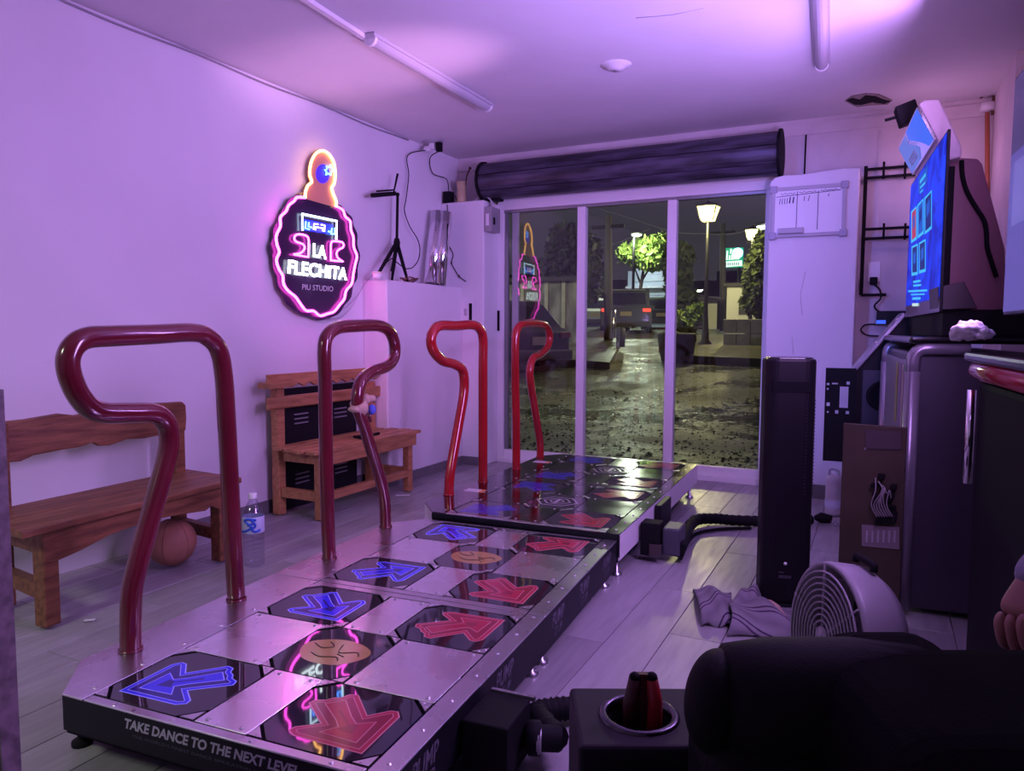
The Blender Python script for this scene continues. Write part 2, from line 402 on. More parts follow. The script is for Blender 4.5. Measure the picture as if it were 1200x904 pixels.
# ------------------------------------------------------------------ sliding glass door
def dx(u): return ony(u, 400, 5.88)[0]
b = MB(); b.box(PLX, PLX + .055, 5.86, 5.94, 0, DZ).box(dx(893), PRX0 + .03, 5.86, 5.94, 0, DZ)
DOOR = struct(b.build('door_1', ALU, bevel=.003))
def dpart(n, *a, m=ALU, bev=.003, **k): return MB().box(*a).build(n, m, DOOR, bevel=bev, **k)
dpart('head_rail', PLX, PRX0 + .03, 5.855, 5.945, 2.24, DZ)
dpart('sill_rail', PLX, PRX0 + .03, 5.85, 5.95, 0.0, .045)
dpart('top_track', PLX + .05, dx(893), 5.87, 5.93, 2.215, 2.24, m=ALUD)
mull = [(dx(676), dx(685)), (dx(780), dx(790.5))]
edges = [PLX + .055, *mull[0], *mull[1], dx(893)]
for a_, b_ in mull: dpart('mullion', a_, b_, 5.862, 5.935, .045, 2.22)
for k in range(3):
    a_, b_ = edges[2 * k], edges[2 * k + 1]
    yy = 5.90
    dpart('bottom_rail', a_, b_, 5.875, 5.925, .045, .115)
    if k == 0:
        dpart('stile', a_, a_ + .035, 5.885, 5.92, .115, 2.215, m=ALUD)
        dpart('stile', a_ + .07, a_ + .13, 5.89, 5.915, .115, 2.215, m=mat('grey_stile', (.42, .41, .43), .45))
    gp = dpart('glass_pane', a_, b_, 5.899, 5.905, .115, 2.215, m=PANE, bev=0)
    if k == 0: gp.rotation_euler = (0, 0, math.radians(3.2))
h = MB(); p = ony(584, 370, 5.858); h.box(p[0] - .012, p[0] + .012, 5.85, 5.86, 1.18, 1.36); h.build('door_lock', BLKM, DOOR)

# ------------------------------------------------------------------ rolled-up shutter above the door
T = thing('roller_shutter', 'dark rolled-up steel shutter above the sliding glass door', 'shutter', (-1.9, 5.66, 2.46))
sx0, sx1 = -3.10, -0.70
R_, cz, cy = .155, 2.462, 5.70
prof = []
n = 7
for k in range(n):
    a0 = 2 * PI * k / n + .22; a1 = 2 * PI * (k + 1) / n + .22
    q = []
    for t in np.linspace(0.03, .97, 5):
        a = a0 + (a1 - a0) * t; rr = R_ * (1.0 - .03 * abs(2 * t - 1) ** 3)
        q.append((sx0, cy + math.cos(a) * rr, cz + math.sin(a) * rr))
    for t in (.97, .5, .03):
        a = a0 + (a1 - a0) * t; q.append((sx0, cy + math.cos(a) * R_ * .86, cz + math.sin(a) * R_ * .86))
    MB().prism(q, (sx1 - sx0, 0, 0)).build('slat', SHUT, T, bevel=.002, segs=1)
MB().lathe([(0, 0), (R_ * .9, 0), (R_ * .9, sx1 - sx0 - .02), (0, sx1 - sx0 - .02)], (sx0 + .01, cy, cz), (1, 0, 0), 18, False).build('drum', SHUT, T)
for x_ in (sx0 - .02, sx1):
    b = MB(); b.lathe([(0, 0), (.172, 0), (.172, .02), (0, .02)], (x_, cy, cz), (1, 0, 0), 16, False); b.build('end_plate', BLKM, T)
MB().box(sx0 + .05, sx0 + .14, 5.66, 5.76, 2.295, 2.33).build('bracket', BLKM, T)

# ------------------------------------------------------------------ ceiling tubes and fittings
def tube_lamp(a, b_, label):
    a = np.array(a); b_ = np.array(b_); c = (a + b_) / 2; d = (b_ - a) / np.linalg.norm(b_ - a); sd = np.array([-d[1], d[0], 0])
    T = thing('tube_light', label, 'ceiling light', c, group=None)
    L_ = np.linalg.norm(b_ - a)
    MB().frame(c + [0, 0, .022], d, sd, (0, 0, 1), L_, .085, .022).build('backplate', GREYP, T, bevel=.004)
    prof = [c - d * (L_ / 2 - .03) + sd * (.034 * math.cos(t)) - np.array([0, 0, .036 * math.sin(t) - .012]) for t in np.linspace(0, PI, 9)]
    MB().prism(prof, d * (L_ - .06)).build('diffuser', mat('unlit_diffuser', (.42, .41, .44), .35), T)
    for s in (-1, 1):
        e = c + d * s * (L_ / 2 - .015)
        MB().prism([e + sd * (.038 * math.cos(t)) - np.array([0, 0, .04 * math.sin(t) - .012]) for t in np.linspace(0, PI, 9)], -d * s * .02).build('end_cap', WHITEP, T)
tube_lamp(onz(431, 46, 2.70), onz(573, 128, 2.70), 'unlit ceiling tube light nearer the neon sign, fed by a white cable duct')
tube_lamp(onz(963, 80, 2.70), np.array(onz(960, 0, 2.70)) + [0.02, -.3, 0], 'unlit ceiling tube light on the right, nearer the dance machines')
a, b_ = onz(350, -6, 2.722), onz(432, 47, 2.722)
tag(MB().beam(a + (a - b_) * 1.2, b_, .03, .022).build('cable_duct', WHITEP), 'thin white cable duct on the ceiling leading to the left tube light', 'cable duct')
T = thing('ceiling_rose', 'round white capped ceiling rose between the two tube lights', 'ceiling fitting', onz(722, 76, ZC))
c = onz(722, 76, ZC)
MB().lathe([(0, -.03), (.045, -.028), (.06, -.012), (.085, -.006), (.09, 0)], c).build('cover', WHITEP, T)
MB().lathe([(0, -.036), (.012, -.036), (.012, -.028)], c).build('screw', GREYM, T)
# junction at the left corner with two plugs and their cables
c = onz(490, 168, ZC); c[0] = -3.36
T = thing('ceiling_socket', 'socket rose in the back left ceiling corner with two plugs hanging in it', 'socket', c)
MB().lathe([(0, -.02), (.05, -.018), (.085, -.006), (.09, 0)], c).build('rose', GREYP, T)
MB().frame(c + [0, 0, -.04], (1, 0, 0), (0, 1, 0), (0, 0, 1), .05, .05, .05).build('adapter', WHITEP, T, bevel=.006)
pw = c + np.array([-.04, -.02, -.06]); pk = c + np.array([.07, -.01, -.055])
MB().frame(pw, (1, 0, 0), (0, 1, 0), (0, 0, 1), .05, .04, .035).build('white_plug', WHITEP, T, bevel=.005, label='white plug')
MB().frame(pk, (1, 0, 0), (0, 1, 0), (0, 0, 1), .045, .04, .075).build('black_plug', BLKM, T, bevel=.005, label='black plug')
def on_line(pts, x0, x1):
    n_ = len(pts); return [onx(u, v, x0 + (x1 - x0) * i / (n_ - 1)) for i, (u, v) in enumerate(pts)]
pts = [pw + [0, 0, -.01]] + on_line([(478, 182), (479, 205), (476, 232), (474, 247), (480, 265), (489, 280), (492, 292), (490, 305), (483, 314), (474, 315)], -3.47, -3.40)
tag(MB().tube(smooth_path(pts, 5), .004, 6).build('power_cable', BLKM), 'thin black cable hanging down the left wall behind the tripod', 'cable')
pts = [pk + [.01, 0, -.03]] + [onx(u, v, -3.475) for u, v in [(504, 185), (507, 203)]] + [np.array([-3.44, 5.60, 2.50]), np.array([-3.43, 5.62, 2.40])]
tag(MB().tube(smooth_path(pts, 5), .004, 6).build('adapter_cable', BLKM), 'thin black cable hanging from the corner socket to the adapter on the pier', 'cable')
# surface conduit where left wall and ceiling meet
tag(MB().tube([(XL + .008, y_, ZC - .012 - .012 * math.sin(y_ * 3.1) ** 2) for y_ in np.linspace(0, 5.1, 40)], .006, 6).build('wall_cable', GREYM), 'thin grey cable run along the joint of left wall and ceiling', 'cable')

# ================================================================== dance platforms
PW, PL_, PC, PV1, PV2, PD, PG = 0.3509, 0.8697, 0.1465, 0.3105, 0.6329, 0.9417, 0.0803
ARROW = [(.13, .13), (.70, .14), (.77, .19), (.76, .25), (.62, .37), (.88, .60), (.86, .67), (.79, .70), (.755, .755), (.70, .79), (.67, .86), (.60, .88), (.37, .62), (.25, .76), (.19, .77), (.14, .70)]
INNER = [(.235, .235), (.56, .255), (.475, .375), (.55, .46), (.76, .64), (.64, .76), (.46, .55), (.375, .475), (.255, .56)]
def inset(poly, d):
    """shrink a counter-clockwise outline by d"""
    P = [np.array(p, float) for p in poly]; n = len(P); out = []
    for i in range(n):
        a, b, c = P[i - 1], P[i], P[(i + 1) % n]
        e1 = (b - a) / np.linalg.norm(b - a); e2 = (c - b) / np.linalg.norm(c - b)
        n1 = np.array([-e1[1], e1[0]]); n2 = np.array([-e2[1], e2[0]]); m = n1 + n2; k = max(m @ m / 2, .55)
        out.append(tuple(b + m * d / k))
    return out
class Plat: pass
def platform(name, label, z0, rz, z, style):
    """z0: world xy of the front-left panel corner; local frame: x across, y along, z up"""
    P = Plat(); P.o = np.array([z0[0], z0[1], 0.0]); P.ex = np.array([math.cos(rz), math.sin(rz), 0]); P.ey = np.array([-math.sin(rz), math.cos(rz), 0])
    P.loc = lambda q: np.array([(np.array(q) - P.o) @ P.ex, (np.array(q) - P.o) @ P.ey, q[2]])
    T = thing(name, label, 'dance platform', P.o, rz=rz); P.T = T
    x0, x1, y0, y1 = -.222, .938, -.03, 1.985
    near = style == 'near'
    plate_m, side_m, pad_m = (STEEL, BLK, ACRYL) if near else (DARKMET, ALU, ACRYL2)
    out = [(-.08, y0), (x1, y0), (x1, y1), (-.08, y1), (x0, y1 - .15), (x0, y0 + .165)]
    inn = [(-.072, y0 + .014), (x1 - .014, y0 + .014), (x1 - .014, y1 - .014), (-.072, y1 - .014), (x0 + .014, y1 - .158), (x0 + .014, y0 + .174)]
    MB().prism([(a, b, .085) for a, b in inn], (0, 0, z - .09 - .085 + .08)).build('frame_tray', BLKM, T)
    # side boards
    zb = .10 if near else .115
    def board(a, b, nm, m, zlo=zb):
        a, b = np.array([*a, 0]), np.array([*b, 0]); return MB().prism([a + [0, 0, zlo], b + [0, 0, zlo], b + [0, 0, z - .004], a + [0, 0, z - .004]], np.cross((b - a) / np.linalg.norm(b - a), [0, 0, 1]) * .006).build(nm, m, T)
    P.front = board((x1, y0), (-.08, y0), 'front_board', BLK)
    P.side = board((x1, y1), (x1, y0), 'side_board', side_m, .065 if near else .10)
    board((-.08, y1), (x1, y1), 'rear_board', side_m)
    board((x0, y0 + .165), (x0, y1 - .15), 'back_board', side_m)
    board((-.08, y0), (x0, y0 + .165), 'corner_board', side_m); board((x0, y1 - .15), (-.08, y1), 'corner_board', side_m)
    # bar strip plates, trims
    t = .006
    seam = (PD + PD + PG) / 2
    G = .0028
    for pl in ([(-.08, y0), (-G, y0), (-G, seam - G), (x0, seam - G), (x0, y0 + .165)], [(x0, seam + G), (-G, seam + G), (-G, y1), (-.08, y1), (x0, y1 - .15)]):
        MB().prism([(a, b, z - t) for a, b in pl], (0, 0, t)).build('bar_strip_plate', STEELD if near else DARKMET, T, bevel=.001, segs=1)
    for ya, yb in ((y0, seam - G), (seam + G, y1)):
        MB().box(PL_ + G, x1, ya, yb, z - t, z).build('edge_trim', STEELD if near else DARKMET, T, bevel=.001, segs=1)
    MB().box(G, PL_ - G, y0, -G, z - t, z).build('front_trim', STEELD, T, bevel=.001, segs=1)
    MB().box(G, PL_ - G, PD * 2 + PG + G, y1, z - t, z).build('rear_trim', STEELD, T, bevel=.001, segs=1)
    for ya, yb in ((PD + G, seam - G), (seam + G, PD + PG - G)):
        MB().box(G, PL_ - G, ya, yb, z - t, z).build('seam_strip', STEELD if near else DARKMET, T, bevel=.001, segs=1)
    bolts = MB()
    def bolt(x, y): bolts.lathe([(.0001, .0032), (.004, .003), (.0062, .0015), (.0066, 0)], (x, y, z), seg=8, smooth=False)
    for yy in np.arange(y0 + .06, y1, .155):
        bolt(PL_ + .034, yy); bolt(-.03, yy)
    for xx in (.1, .3, .55, .78): bolt(xx, y0 + .014)
    # pads
    def arrow(px, py, pw, ph, tip, col):
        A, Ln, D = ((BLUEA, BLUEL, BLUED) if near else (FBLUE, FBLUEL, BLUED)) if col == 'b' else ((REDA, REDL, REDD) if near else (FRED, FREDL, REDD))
        c = .058
        oc = [(px + c, py), (px + pw - c, py), (px + pw, py + c), (px + pw, py + ph - c), (px + pw - c, py + ph), (px + c, py + ph), (px, py + ph - c), (px, py + c)]
        g2 = G; ccx, ccy = px + pw / 2, py + ph / 2
        oc = [(ccx + (a - ccx) * (1 - 2 * g2 / pw), ccy + (b - ccy) * (1 - 2 * g2 / ph)) for a, b in oc]
        pan = MB().prism([(a, b, z - .007) for a, b in oc], (0, 0, .006)).build('arrow_panel', pad_m, T, bevel=.001, segs=1)
        zz = z - .0010
        def tr(poly): return [(px + pw * ((1 - a) if tip[0] else a), py + ph * ((1 - b) if tip[1] else b), zz) for a, b in poly]
        def lay(poly, k, mt, nm):
            MB().prism([(a, b, c_ + .00025 * k) for a, b, c_ in tr(poly)], (0, 0, .0002)).build(nm, mt, pan)
        lay(ARROW, 0, Ln, 'arrow_outline'); lay(inset(ARROW, .011), 1, A, 'arrow_band'); lay(inset(ARROW, .043), 2, Ln, 'arrow_outline'); lay(inset(ARROW, .050), 3, D, 'arrow_core')
        lay(INNER, 4, Ln, 'arrow_outline'); lay(inset(INNER, .009), 5, A, 'arrow_band'); lay([(.33, .33), (.46, .35), (.42, .42), (.60, .58), (.58, .60), (.42, .44), (.35, .46)], 6, D, 'arrow_core')
        brackets(px, py, pw, ph)
    def brackets(px, py, pw, ph, c=.046):
        for sx in (0, 1):
            for sy in (0, 1):
                X, Y = px + (pw if sx else 0), py + (ph if sy else 0); dx_, dy_ = (-1 if sx else 1), (-1 if sy else 1)
                MB().prism([(X + dx_ * G, Y + dy_ * G, z - .006), (X + dx_ * c, Y + dy_ * G, z - .006), (X + dx_ * G, Y + dy_ * c, z - .006)], (0, 0, .0075)).build('corner_bracket', STEELD, T)
                for q in ((.010, .026), (.026, .010)): bolts.lathe([(.0001, .0030), (.0032, .0028), (.0045, .0018), (.0048, .001)], (X + dx_ * q[0], Y + dy_ * q[1], z), seg=7, smooth=False)
    def plain(xa, xb, ya, yb, m=None):
        MB().box(xa + G, xb - G, ya + G, yb - G, z - t, z - .0005).build('steel_plate', m or plate_m, T, bevel=.001, segs=1)
        for xx in (xa + .03, xb - .03):
            for yy in (ya + .02, yb - .02): bolt(xx, yy)
    c0, c1 = PL_ / 2 - PC, PL_ / 2 + PC
    for k in (0, 1):
        oy = k * (PD + PG)
        tips = ([((0, 0), (1, 0)), ((1, 0), (1, 1))] if k == 0 else [((1, 1), (1, 0)), ((0, 1), (1, 1))]) if near else [((0, 0), (1, 0)), ((0, 1), (1, 1))]
        arrow(0, oy, PW, PV1, tips[0][0], 'b'); arrow(PL_ - PW, oy, PW, PV1, tips[0][1], 'r')
        arrow(0, oy + PV2, PW, PD - PV2, tips[1][0], 'b'); arrow(PL_ - PW, oy + PV2, PW, PD - PV2, tips[1][1], 'r')
        plain(PW, PL_ - PW, oy, oy + PV1); plain(PW, PL_ - PW, oy + PV2, oy + PD)
        plain(0, c0, oy + PV1, oy + PV2); plain(c1, PL_, oy + PV1, oy + PV2)
        c = .056; px, py, pw, ph = c0, oy + PV1, c1 - c0, PV2 - PV1
        ccx, ccy = px + pw / 2, py + ph / 2
        oc = [(px + c, py), (px + pw - c, py), (px + pw, py + c), (px + pw, py + ph - c), (px + pw - c, py + ph), (px + c, py + ph), (px, py + ph - c), (px, py + c)]
        oc = [(ccx + (a - ccx) * .988, ccy + (b - ccy) * .988) for a, b in oc]
        pan = MB().prism([(a, b, z - .007) for a, b in oc], (0, 0, .006)).build('center_panel', ACRYL2, T, bevel=.001, segs=1)
        zz = z - .001
        if near:   # a plain yellow disc with dark strokes stands in for the printed emblem
            el = [(ccx + .115 * math.cos(a) * (1 + .06 * math.sin(3 * a)), ccy + .085 * math.sin(a), zz) for a in np.linspace(0, 2 * PI, 40, endpoint=False)]
            MB().prism(el, (0, 0, .0002)).build('disc_print', YEL, pan)
            mb = MB()
            for st in ([(-.09, .03), (-.05, .01), (-.02, .03), (-.05, .055)], [(.0, .05), (.02, .0), (.07, .02), (.09, .0)], [(-.06, -.03), (-.02, -.045), (.03, -.03), (.05, -.05)], [(.02, -.01), (.05, -.02)]):
                mb.tube(smooth_path([(ccx + a, ccy + b, zz + .0004) for a, b in st], 5), .0022, 5)
            mb.build('disc_lines', mat('dark_print', (.05, .03, .02), .3) if 'dark_print' not in bpy.data.materials else bpy.data.materials['dark_print'], pan)
        else:
            def hexo(s): return [(ccx + a * s, ccy + b * s, 0) for a, b in [(-.125, 0), (-.06, -.10), (.06, -.10), (.125, 0), (.06, .10), (-.06, .10)]]
            for i, (s, mt) in enumerate([(1, WLINE), (.92, ACRYL2), (.66, WLINE), (.58, ACRYL2), (.36, WLINE), (.28, ACRYL2)]):
                MB().prism([(a, b, zz + .0003 * i) for a, b, _ in hexo(s)], (0, 0, .0002)).build('hexagon_print', mt, pan)
            MB().box(ccx - .01, ccx + .01, ccy - .05, ccy + .05, zz + .0018, zz + .002).build('hexagon_print', WLINE, pan)
        brackets(px, py, pw, ph, .04)
    bolts.build('bolts', STEELD, T, kind='stuff')
    for xx in (-.13, .42, .90):
        for yy in (.06, .95, 1.05, 1.9):
            f = MB(); f.lathe([(.028, 0), (.028, .012), (.012, .018), (.012, .10)], (xx, yy, 0), seg=12).build('levelling_foot', BLKM if xx < .8 else STEELD, T)
    MB().box(-.15, .86, .03, y1 - .06, .045, .086).build('underframe', BLKM, T)
    P.x1, P.y0, P.y1, P.z = x1, y0, y1, z
    return P
NP = platform('dance_platform', 'nearer steel dance platform with blue and red arrow panels and yellow discs', (-1.8604, 1.2139), .0748, .20, 'near')
fo = NP.o + NP.ex * .012 + NP.ey * 2.058
FP_ = platform('dance_platform', 'farther dark mirror-plated dance platform with white side, by the glass door', fo[:2], .040, .23, 'far')
def handrail(P, pa, pb, pix, r, m, z=None):
    z = P.z if z is None else z
    a, b = onz(*pa, z), onz(*pb, z)
    d = b - a; n_ = np.cross(d, [0, 0, 1.0])
    pts = [P.loc(onpl(u, v, a, n_)) for u, v in pix]
    pts[0][2] = z - .002; pts[-1][2] = z - .002
    pts = [np.array(p) for p in pts]
    h = MB().tube(smooth_path(pts, 7), r, 14).build('handrail', m, P.T)
    for p in (pts[0], pts[-1]):
        MB().lathe([(r * 1.02, .0), (r * 1.14, .0), (r * 1.14, .006), (r * 1.02, .008)], (p[0], p[1], z), seg=16).build('base_flange', m, h)
    return h
# each rail keeps its own bends (they have been knocked about); traced on the upright plane through its two feet
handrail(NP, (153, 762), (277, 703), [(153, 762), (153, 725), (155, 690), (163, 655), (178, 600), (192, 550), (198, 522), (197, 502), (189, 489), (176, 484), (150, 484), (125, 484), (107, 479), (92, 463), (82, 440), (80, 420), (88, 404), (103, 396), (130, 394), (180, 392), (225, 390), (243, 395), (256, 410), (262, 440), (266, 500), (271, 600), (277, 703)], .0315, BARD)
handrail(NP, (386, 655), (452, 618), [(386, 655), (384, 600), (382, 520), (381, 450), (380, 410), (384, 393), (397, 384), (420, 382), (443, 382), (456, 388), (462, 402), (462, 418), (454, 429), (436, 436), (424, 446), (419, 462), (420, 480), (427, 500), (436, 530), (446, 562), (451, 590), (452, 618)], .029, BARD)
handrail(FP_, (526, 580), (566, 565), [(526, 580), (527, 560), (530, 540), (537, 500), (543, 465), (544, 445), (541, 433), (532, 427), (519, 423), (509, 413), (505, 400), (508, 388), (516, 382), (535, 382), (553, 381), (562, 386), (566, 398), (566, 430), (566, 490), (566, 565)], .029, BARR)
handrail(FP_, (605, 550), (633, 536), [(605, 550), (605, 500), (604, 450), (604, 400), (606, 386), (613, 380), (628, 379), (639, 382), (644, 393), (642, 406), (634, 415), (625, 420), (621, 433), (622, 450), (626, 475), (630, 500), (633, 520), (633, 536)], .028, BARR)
# lettering on the near platform's boards
pf = NP.o + NP.ey * (NP.y0 - .0007)
xa = NP.loc(onpl(144.7, 853.8, pf, NP.ey)); xb = NP.loc(onpl(304, 899, pf, NP.ey))
W_ = (xb[0] - xa[0]) / .795
mb = MB(); put_text(mb, 'TAKE DANCE TO THE NEXT LEVEL', (xa[0], NP.y0 - .0007, xa[2] + .001), (1, 0, 0), (0, 0, 1), W_, .028, .25, .035)
mb.build('lettering', LETTER, NP.front, label='white slanted slogan lettering')
mb = MB(); put_text(mb, "THE WORLD'S FINEST DANCE SIMULATION GAME", (xa[0] + .03, NP.y0 - .0007, xa[2] - .018), (1, 0, 0), (0, 0, 1), W_ * .8, .008, .1)
mb.build('lettering', LETDIM, NP.front, label='small dim line of lettering')
for yy in (.13, .62, 1.12, 1.45, 1.80):
    mb = MB(); put_text(mb, 'PUMP', (NP.x1 + .0007, yy - .06, .128), (0, 1, 0), (0, 0, 1), .13, .050, .15, .02)
    put_text(mb, 'IT UP', (NP.x1 + .0007, yy - .035, .088), (0, 1, 0), (0, 0, 1), .085, .030, .15, .02)
    mb.build('logo_lettering', LOGO, NP.side, label='white graffiti style lettering on the side')
# paper stickers on the far bar strip
for k, (u, v) in enumerate([(556, 575), (627, 541)]):
    q = FP_.loc(onz(u, v, .23)); q[0] = -.12
    st = MB().box(q[0] - .045, q[0] + .075, q[1] - .035, q[1] + .035, .2302, .2308).build('sticker', mat('white_sticker', (.75, .72, .75), .5) if k == 0 else bpy.data.materials['white_sticker'], FP_.T)
    MB().box(q[0] + .045, q[0] + .074, q[1] - .034, q[1] + .034, .2309, .2312).build('orange_band', mat('orange_print', (.75, .25, .05), .5) if k == 0 else bpy.data.materials['orange_print'], st)
    mb = MB()
    for i in range(3): mb.box(q[0] - .038, q[0] + .035, q[1] - .022 + i * .018, q[1] - .017 + i * .018, .2309, .2312)
    mb.build('print_lines', GREYM, st)
MB().box(-.0785, .93, FP_.y0 - .006, FP_.y0 + .0001, .200, .222).build('front_lip', BLK, FP_.T)

# ================================================================== neon sign on the left wall
SX = -3.435
def sg(x, y, off=0.0): return onx(310 + x / 4.305, 170 + y / 4.305, SX + off)
T = thing('neon_sign', 'oval neon wall sign with pink scalloped rim reading LA FLECHITA PIU STUDIO', 'neon sign', sg(280, 560, -.05))
board = [(205, 250), (178, 240), (150, 262), (118, 272), (98, 310), (82, 330), (66, 378), (38, 420), (36, 470), (20, 515), (34, 570), (36, 620), (54, 672), (60, 720), (90, 765), (110, 805), (150, 840), (190, 862), (225, 866), (260, 884), (300, 880), (335, 868), (370, 850), (398, 808), (430, 770), (440, 715), (462, 672), (464, 620), (476, 560), (462, 505), (462, 450), (442, 405), (436, 368), (408, 340), (385, 312), (362, 300)]
bp = smooth_path([sg(a, b, -.03) for a, b in board], 3, True)
bp = np.array(bp); bp[:, 0] = SX - .03
SB = MB().prism(bp, (.012, 0, 0)).build('backing_board', mat('purple_black_acrylic', (.030, .012, .045), .25, coat=.3), T)
head_out = [(205, 268), (206, 240), (218, 205), (238, 186), (228, 150), (232, 100), (246, 62), (268, 36), (296, 30), (322, 44), (346, 80), (356, 130), (353, 190), (340, 215), (346, 245), (362, 285), (360, 312)]
hb = np.array(smooth_path([sg(a, b) for a, b in head_out], 3)); hb[:, 0] = SX - .02
MB().prism(hb, (.010, 0, 0)).build('figure_board', mat('peach_print', (.72, .30, .20), .5), T)
MB().tube(smooth_path([sg(a, b) for a, b in head_out], 5), .0085, 8).build('warm_neon', glow('warm_white_neon', (1.0, .50, .14), 8.0), T, label='warm white neon outline')
st = [(312, 108), (324, 112), (334, 100), (338, 116), (346, 128), (336, 136), (334, 152), (322, 144), (310, 150), (313, 135), (304, 126), (316, 122)]
MB().tube([sg(a, b, .004) for a, b in st], .0050, 6, closed=True).build('blue_star_neon', glow('blue_white_neon', (.10, .35, 1.0), 8), T)
q = np.array([sg(298 + 34 * math.cos(a), 145 + 48 * math.sin(a)) for a in np.linspace(0, 2 * PI, 24, endpoint=False)]); q[:, 0] = SX - .009
MB().prism(q, (.002, 0, 0)).build('blue_patch', mat('blue_print', (.06, .03, .6), .4, emit=(.03, .01, .9), es=1.6), T)
rim = [(205, 266), (165, 264), (148, 284), (122, 305), (108, 335), (80, 365), (80, 410), (60, 455), (62, 500), (74, 540), (60, 580), (72, 625), (92, 660), (96, 700), (118, 735), (155, 765), (180, 800), (210, 836), (248, 838), (280, 862), (318, 852), (352, 840), (380, 805), (402, 778), (412, 735), (440, 700), (448, 650), (458, 600), (466, 560), (450, 515), (448, 465), (436, 430), (432, 385), (408, 362), (396, 330), (370, 312)]
MB().tube(smooth_path([sg(a, b) for a, b in rim], 4), .0088, 8).build('pink_rim_neon', glow('pink_neon', (1.0, .075, .72), 10.0), T, label='pink neon rim')
MB().tube([sg(a, b) for a, b in [(192, 432), (190, 348), (364, 384), (362, 476)]], .0072, 8).build('white_frame_neon', glow('cool_white_neon', (.60, .82, 1.0), 6.0), T)
bl = MB(); q = [sg(202, 372), sg(354, 402), sg(352, 452), sg(202, 428)]; q = np.array(q); q[:, 0] = SX - .017
MB().prism(q, (.002, 0, 0)).build('blue_panel', mat('blue_sign_panel', (.03, .03, .35), .4, emit=(.01, .015, 1.0), es=2.2), T)
for pts in ([(208, 386), (206, 420), (226, 426)], [(224, 390), (222, 412), (238, 416)], [(334, 448), (354, 450), (356, 418)], [(322, 436), (338, 440), (340, 420)]):
    MB().tube([sg(a, b) for a, b in pts], .0055, 6).build('blue_arrow_neon', bpy.data.materials['blue_white_neon'], T)
PPN = glow('pale_pink_neon', (1.0, .70, .95), 4)
for pts in ([(270, 400), (250, 398), (248, 425), (258, 428), (258, 414), (274, 416)], [(286, 402), (304, 406), (302, 436), (292, 432), (294, 420), (280, 418)]): MB().tube([sg(a, b) for a, b in pts], .0050, 6).build('pale_arrow_neon', PPN, T)
for pts in ([(148, 552), (180, 548), (198, 532), (204, 514), (194, 500), (158, 488), (148, 474), (154, 456), (174, 449), (205, 455), (220, 465), (223, 482), (221, 566)], [(334, 582), (334, 500), (340, 486), (356, 484), (392, 490), (401, 502), (396, 518), (372, 528), (362, 545), (366, 566), (380, 580), (396, 588)]):
    MB().tube(round_path([sg(a, b) for a, b in pts], .02, 3) + [sg(*pts[0])], .0070, 7).build('pink_bar_neon', bpy.data.materials['pink_neon'], T, label='pink neon dance bar shape')
def neon_text(st, tl, bl_, tr_, r, gap, name, mt):
    v, f = text_mesh(st, .0, 2)
    cnt = {}
    for q in f:
        for i in range(len(q)):
            e = (q[i], q[(i + 1) % len(q)]); k = tuple(sorted(e)); cnt.setdefault(k, []).append(e)
    nx = {e[0][0]: e[0][1] for k, e in cnt.items() if len(e) == 1}
    W, H = v[:, 0].max(), v[:, 1].max(); o, ex, ey = bl_, (tr_ - tl), (tl - bl_)
    mb = MB(); used = set()
    for s in list(nx):
        if s in used: continue
        lp = []; c = s
        while c not in used: used.add(c); lp.append(c); c = nx[c]
        P = [o + ex * (v[i, 0] / W) + ey * (v[i, 1] / H) for i in lp]
        Q = [P[0]]
        for p in P[1:]:
            if np.linalg.norm(p - Q[-1]) > r * .6: Q.append(p)
        if len(Q) > 2: mb.tube(Q, r, 5, closed=True)
    return mb.build(name, mt, T)
WN = glow('white_neon', (.80, .95, 1.0), 6.0)
neon_text('LA', sg(248, 496), sg(246, 562), sg(312, 512), .0042, 0, 'white_lettering_neon', WN)
neon_text('FLECHITA', sg(122, 580), sg(118, 648), sg(418, 622), .0046, 0, 'white_lettering_neon', WN)
mb = MB(); o = sg(190, 730, -.017); put_text(mb, 'PIU STUDIO', o, (sg(346, 740, -.017) - o), (sg(191, 702, -.017) - o), 1, 1)
mb.build('lettering', mat('pale_lettering', (.55, .50, .60), .5, emit=(.5, .45, .6), es=.12), T)
for i, off in enumerate((0, .03)):
    pts = [onx(u, v, -3.46) for u, v in [(385, 374), (400, 372 - 8 * i), (412, 360 - 6 * i), (422, 342), (430, 329), (438, 322)]]
    tag(MB().tube(smooth_path(pts, 5), .0022, 5).build('sign_cable', GREYM), ('upper' if i else 'lower') + ' of the two thin wires drooping from the neon sign to the block ledge', 'cable', 'neon sign wires')

# ================================================================== things on the block and the piers
T = thing('camera_tripod', 'small black tripod with pan handle standing on the white block ledge', 'tripod', (-3.385, 4.79, BLZ))
tx = -3.385
def tp(u, v, dx_=0): return onx(u, v, tx + dx_)
ap = tp(465, 284); hd = tp(466, 228)
b = MB(); b.tube([tp(459, 318), ap], .011, 8); b.tube([ap, hd], .011, 8); b.build('centre_column', BLKM, T)
for (u, v, d) in [(440, 322, .05), (478, 324, .05), (459, 323, -.08)]:
    f_ = tp(u, v, d); f_[2] = BLZ + .006
    lg = MB().tube([ap, ap * .45 + f_ * .55, f_], .010, 8, radii=[.016, .014, .010]).build('leg', BLKM, T)
    MB().ball(f_ + [0, 0, .004], .010, 8, 6).build('foot', BLKM, lg)
b = MB(); m_ = tp(459, 303)
for (u, v) in [(447, 312), (472, 313)]: b.tube([m_, tp(u, v, .03)], .004, 6)
b.build('spreader', BLKM, T)
MB().lathe([(0, 0), (.024, 0), (.026, .02), (.018, .05), (0, .05)], ap - [0, 0, .02]).build('collar', BLKM, T)
b = MB(); b.beam(tp(437, 229), tp(462, 227), .045, .032); b.build('head', BLKM, T, bevel=.004)
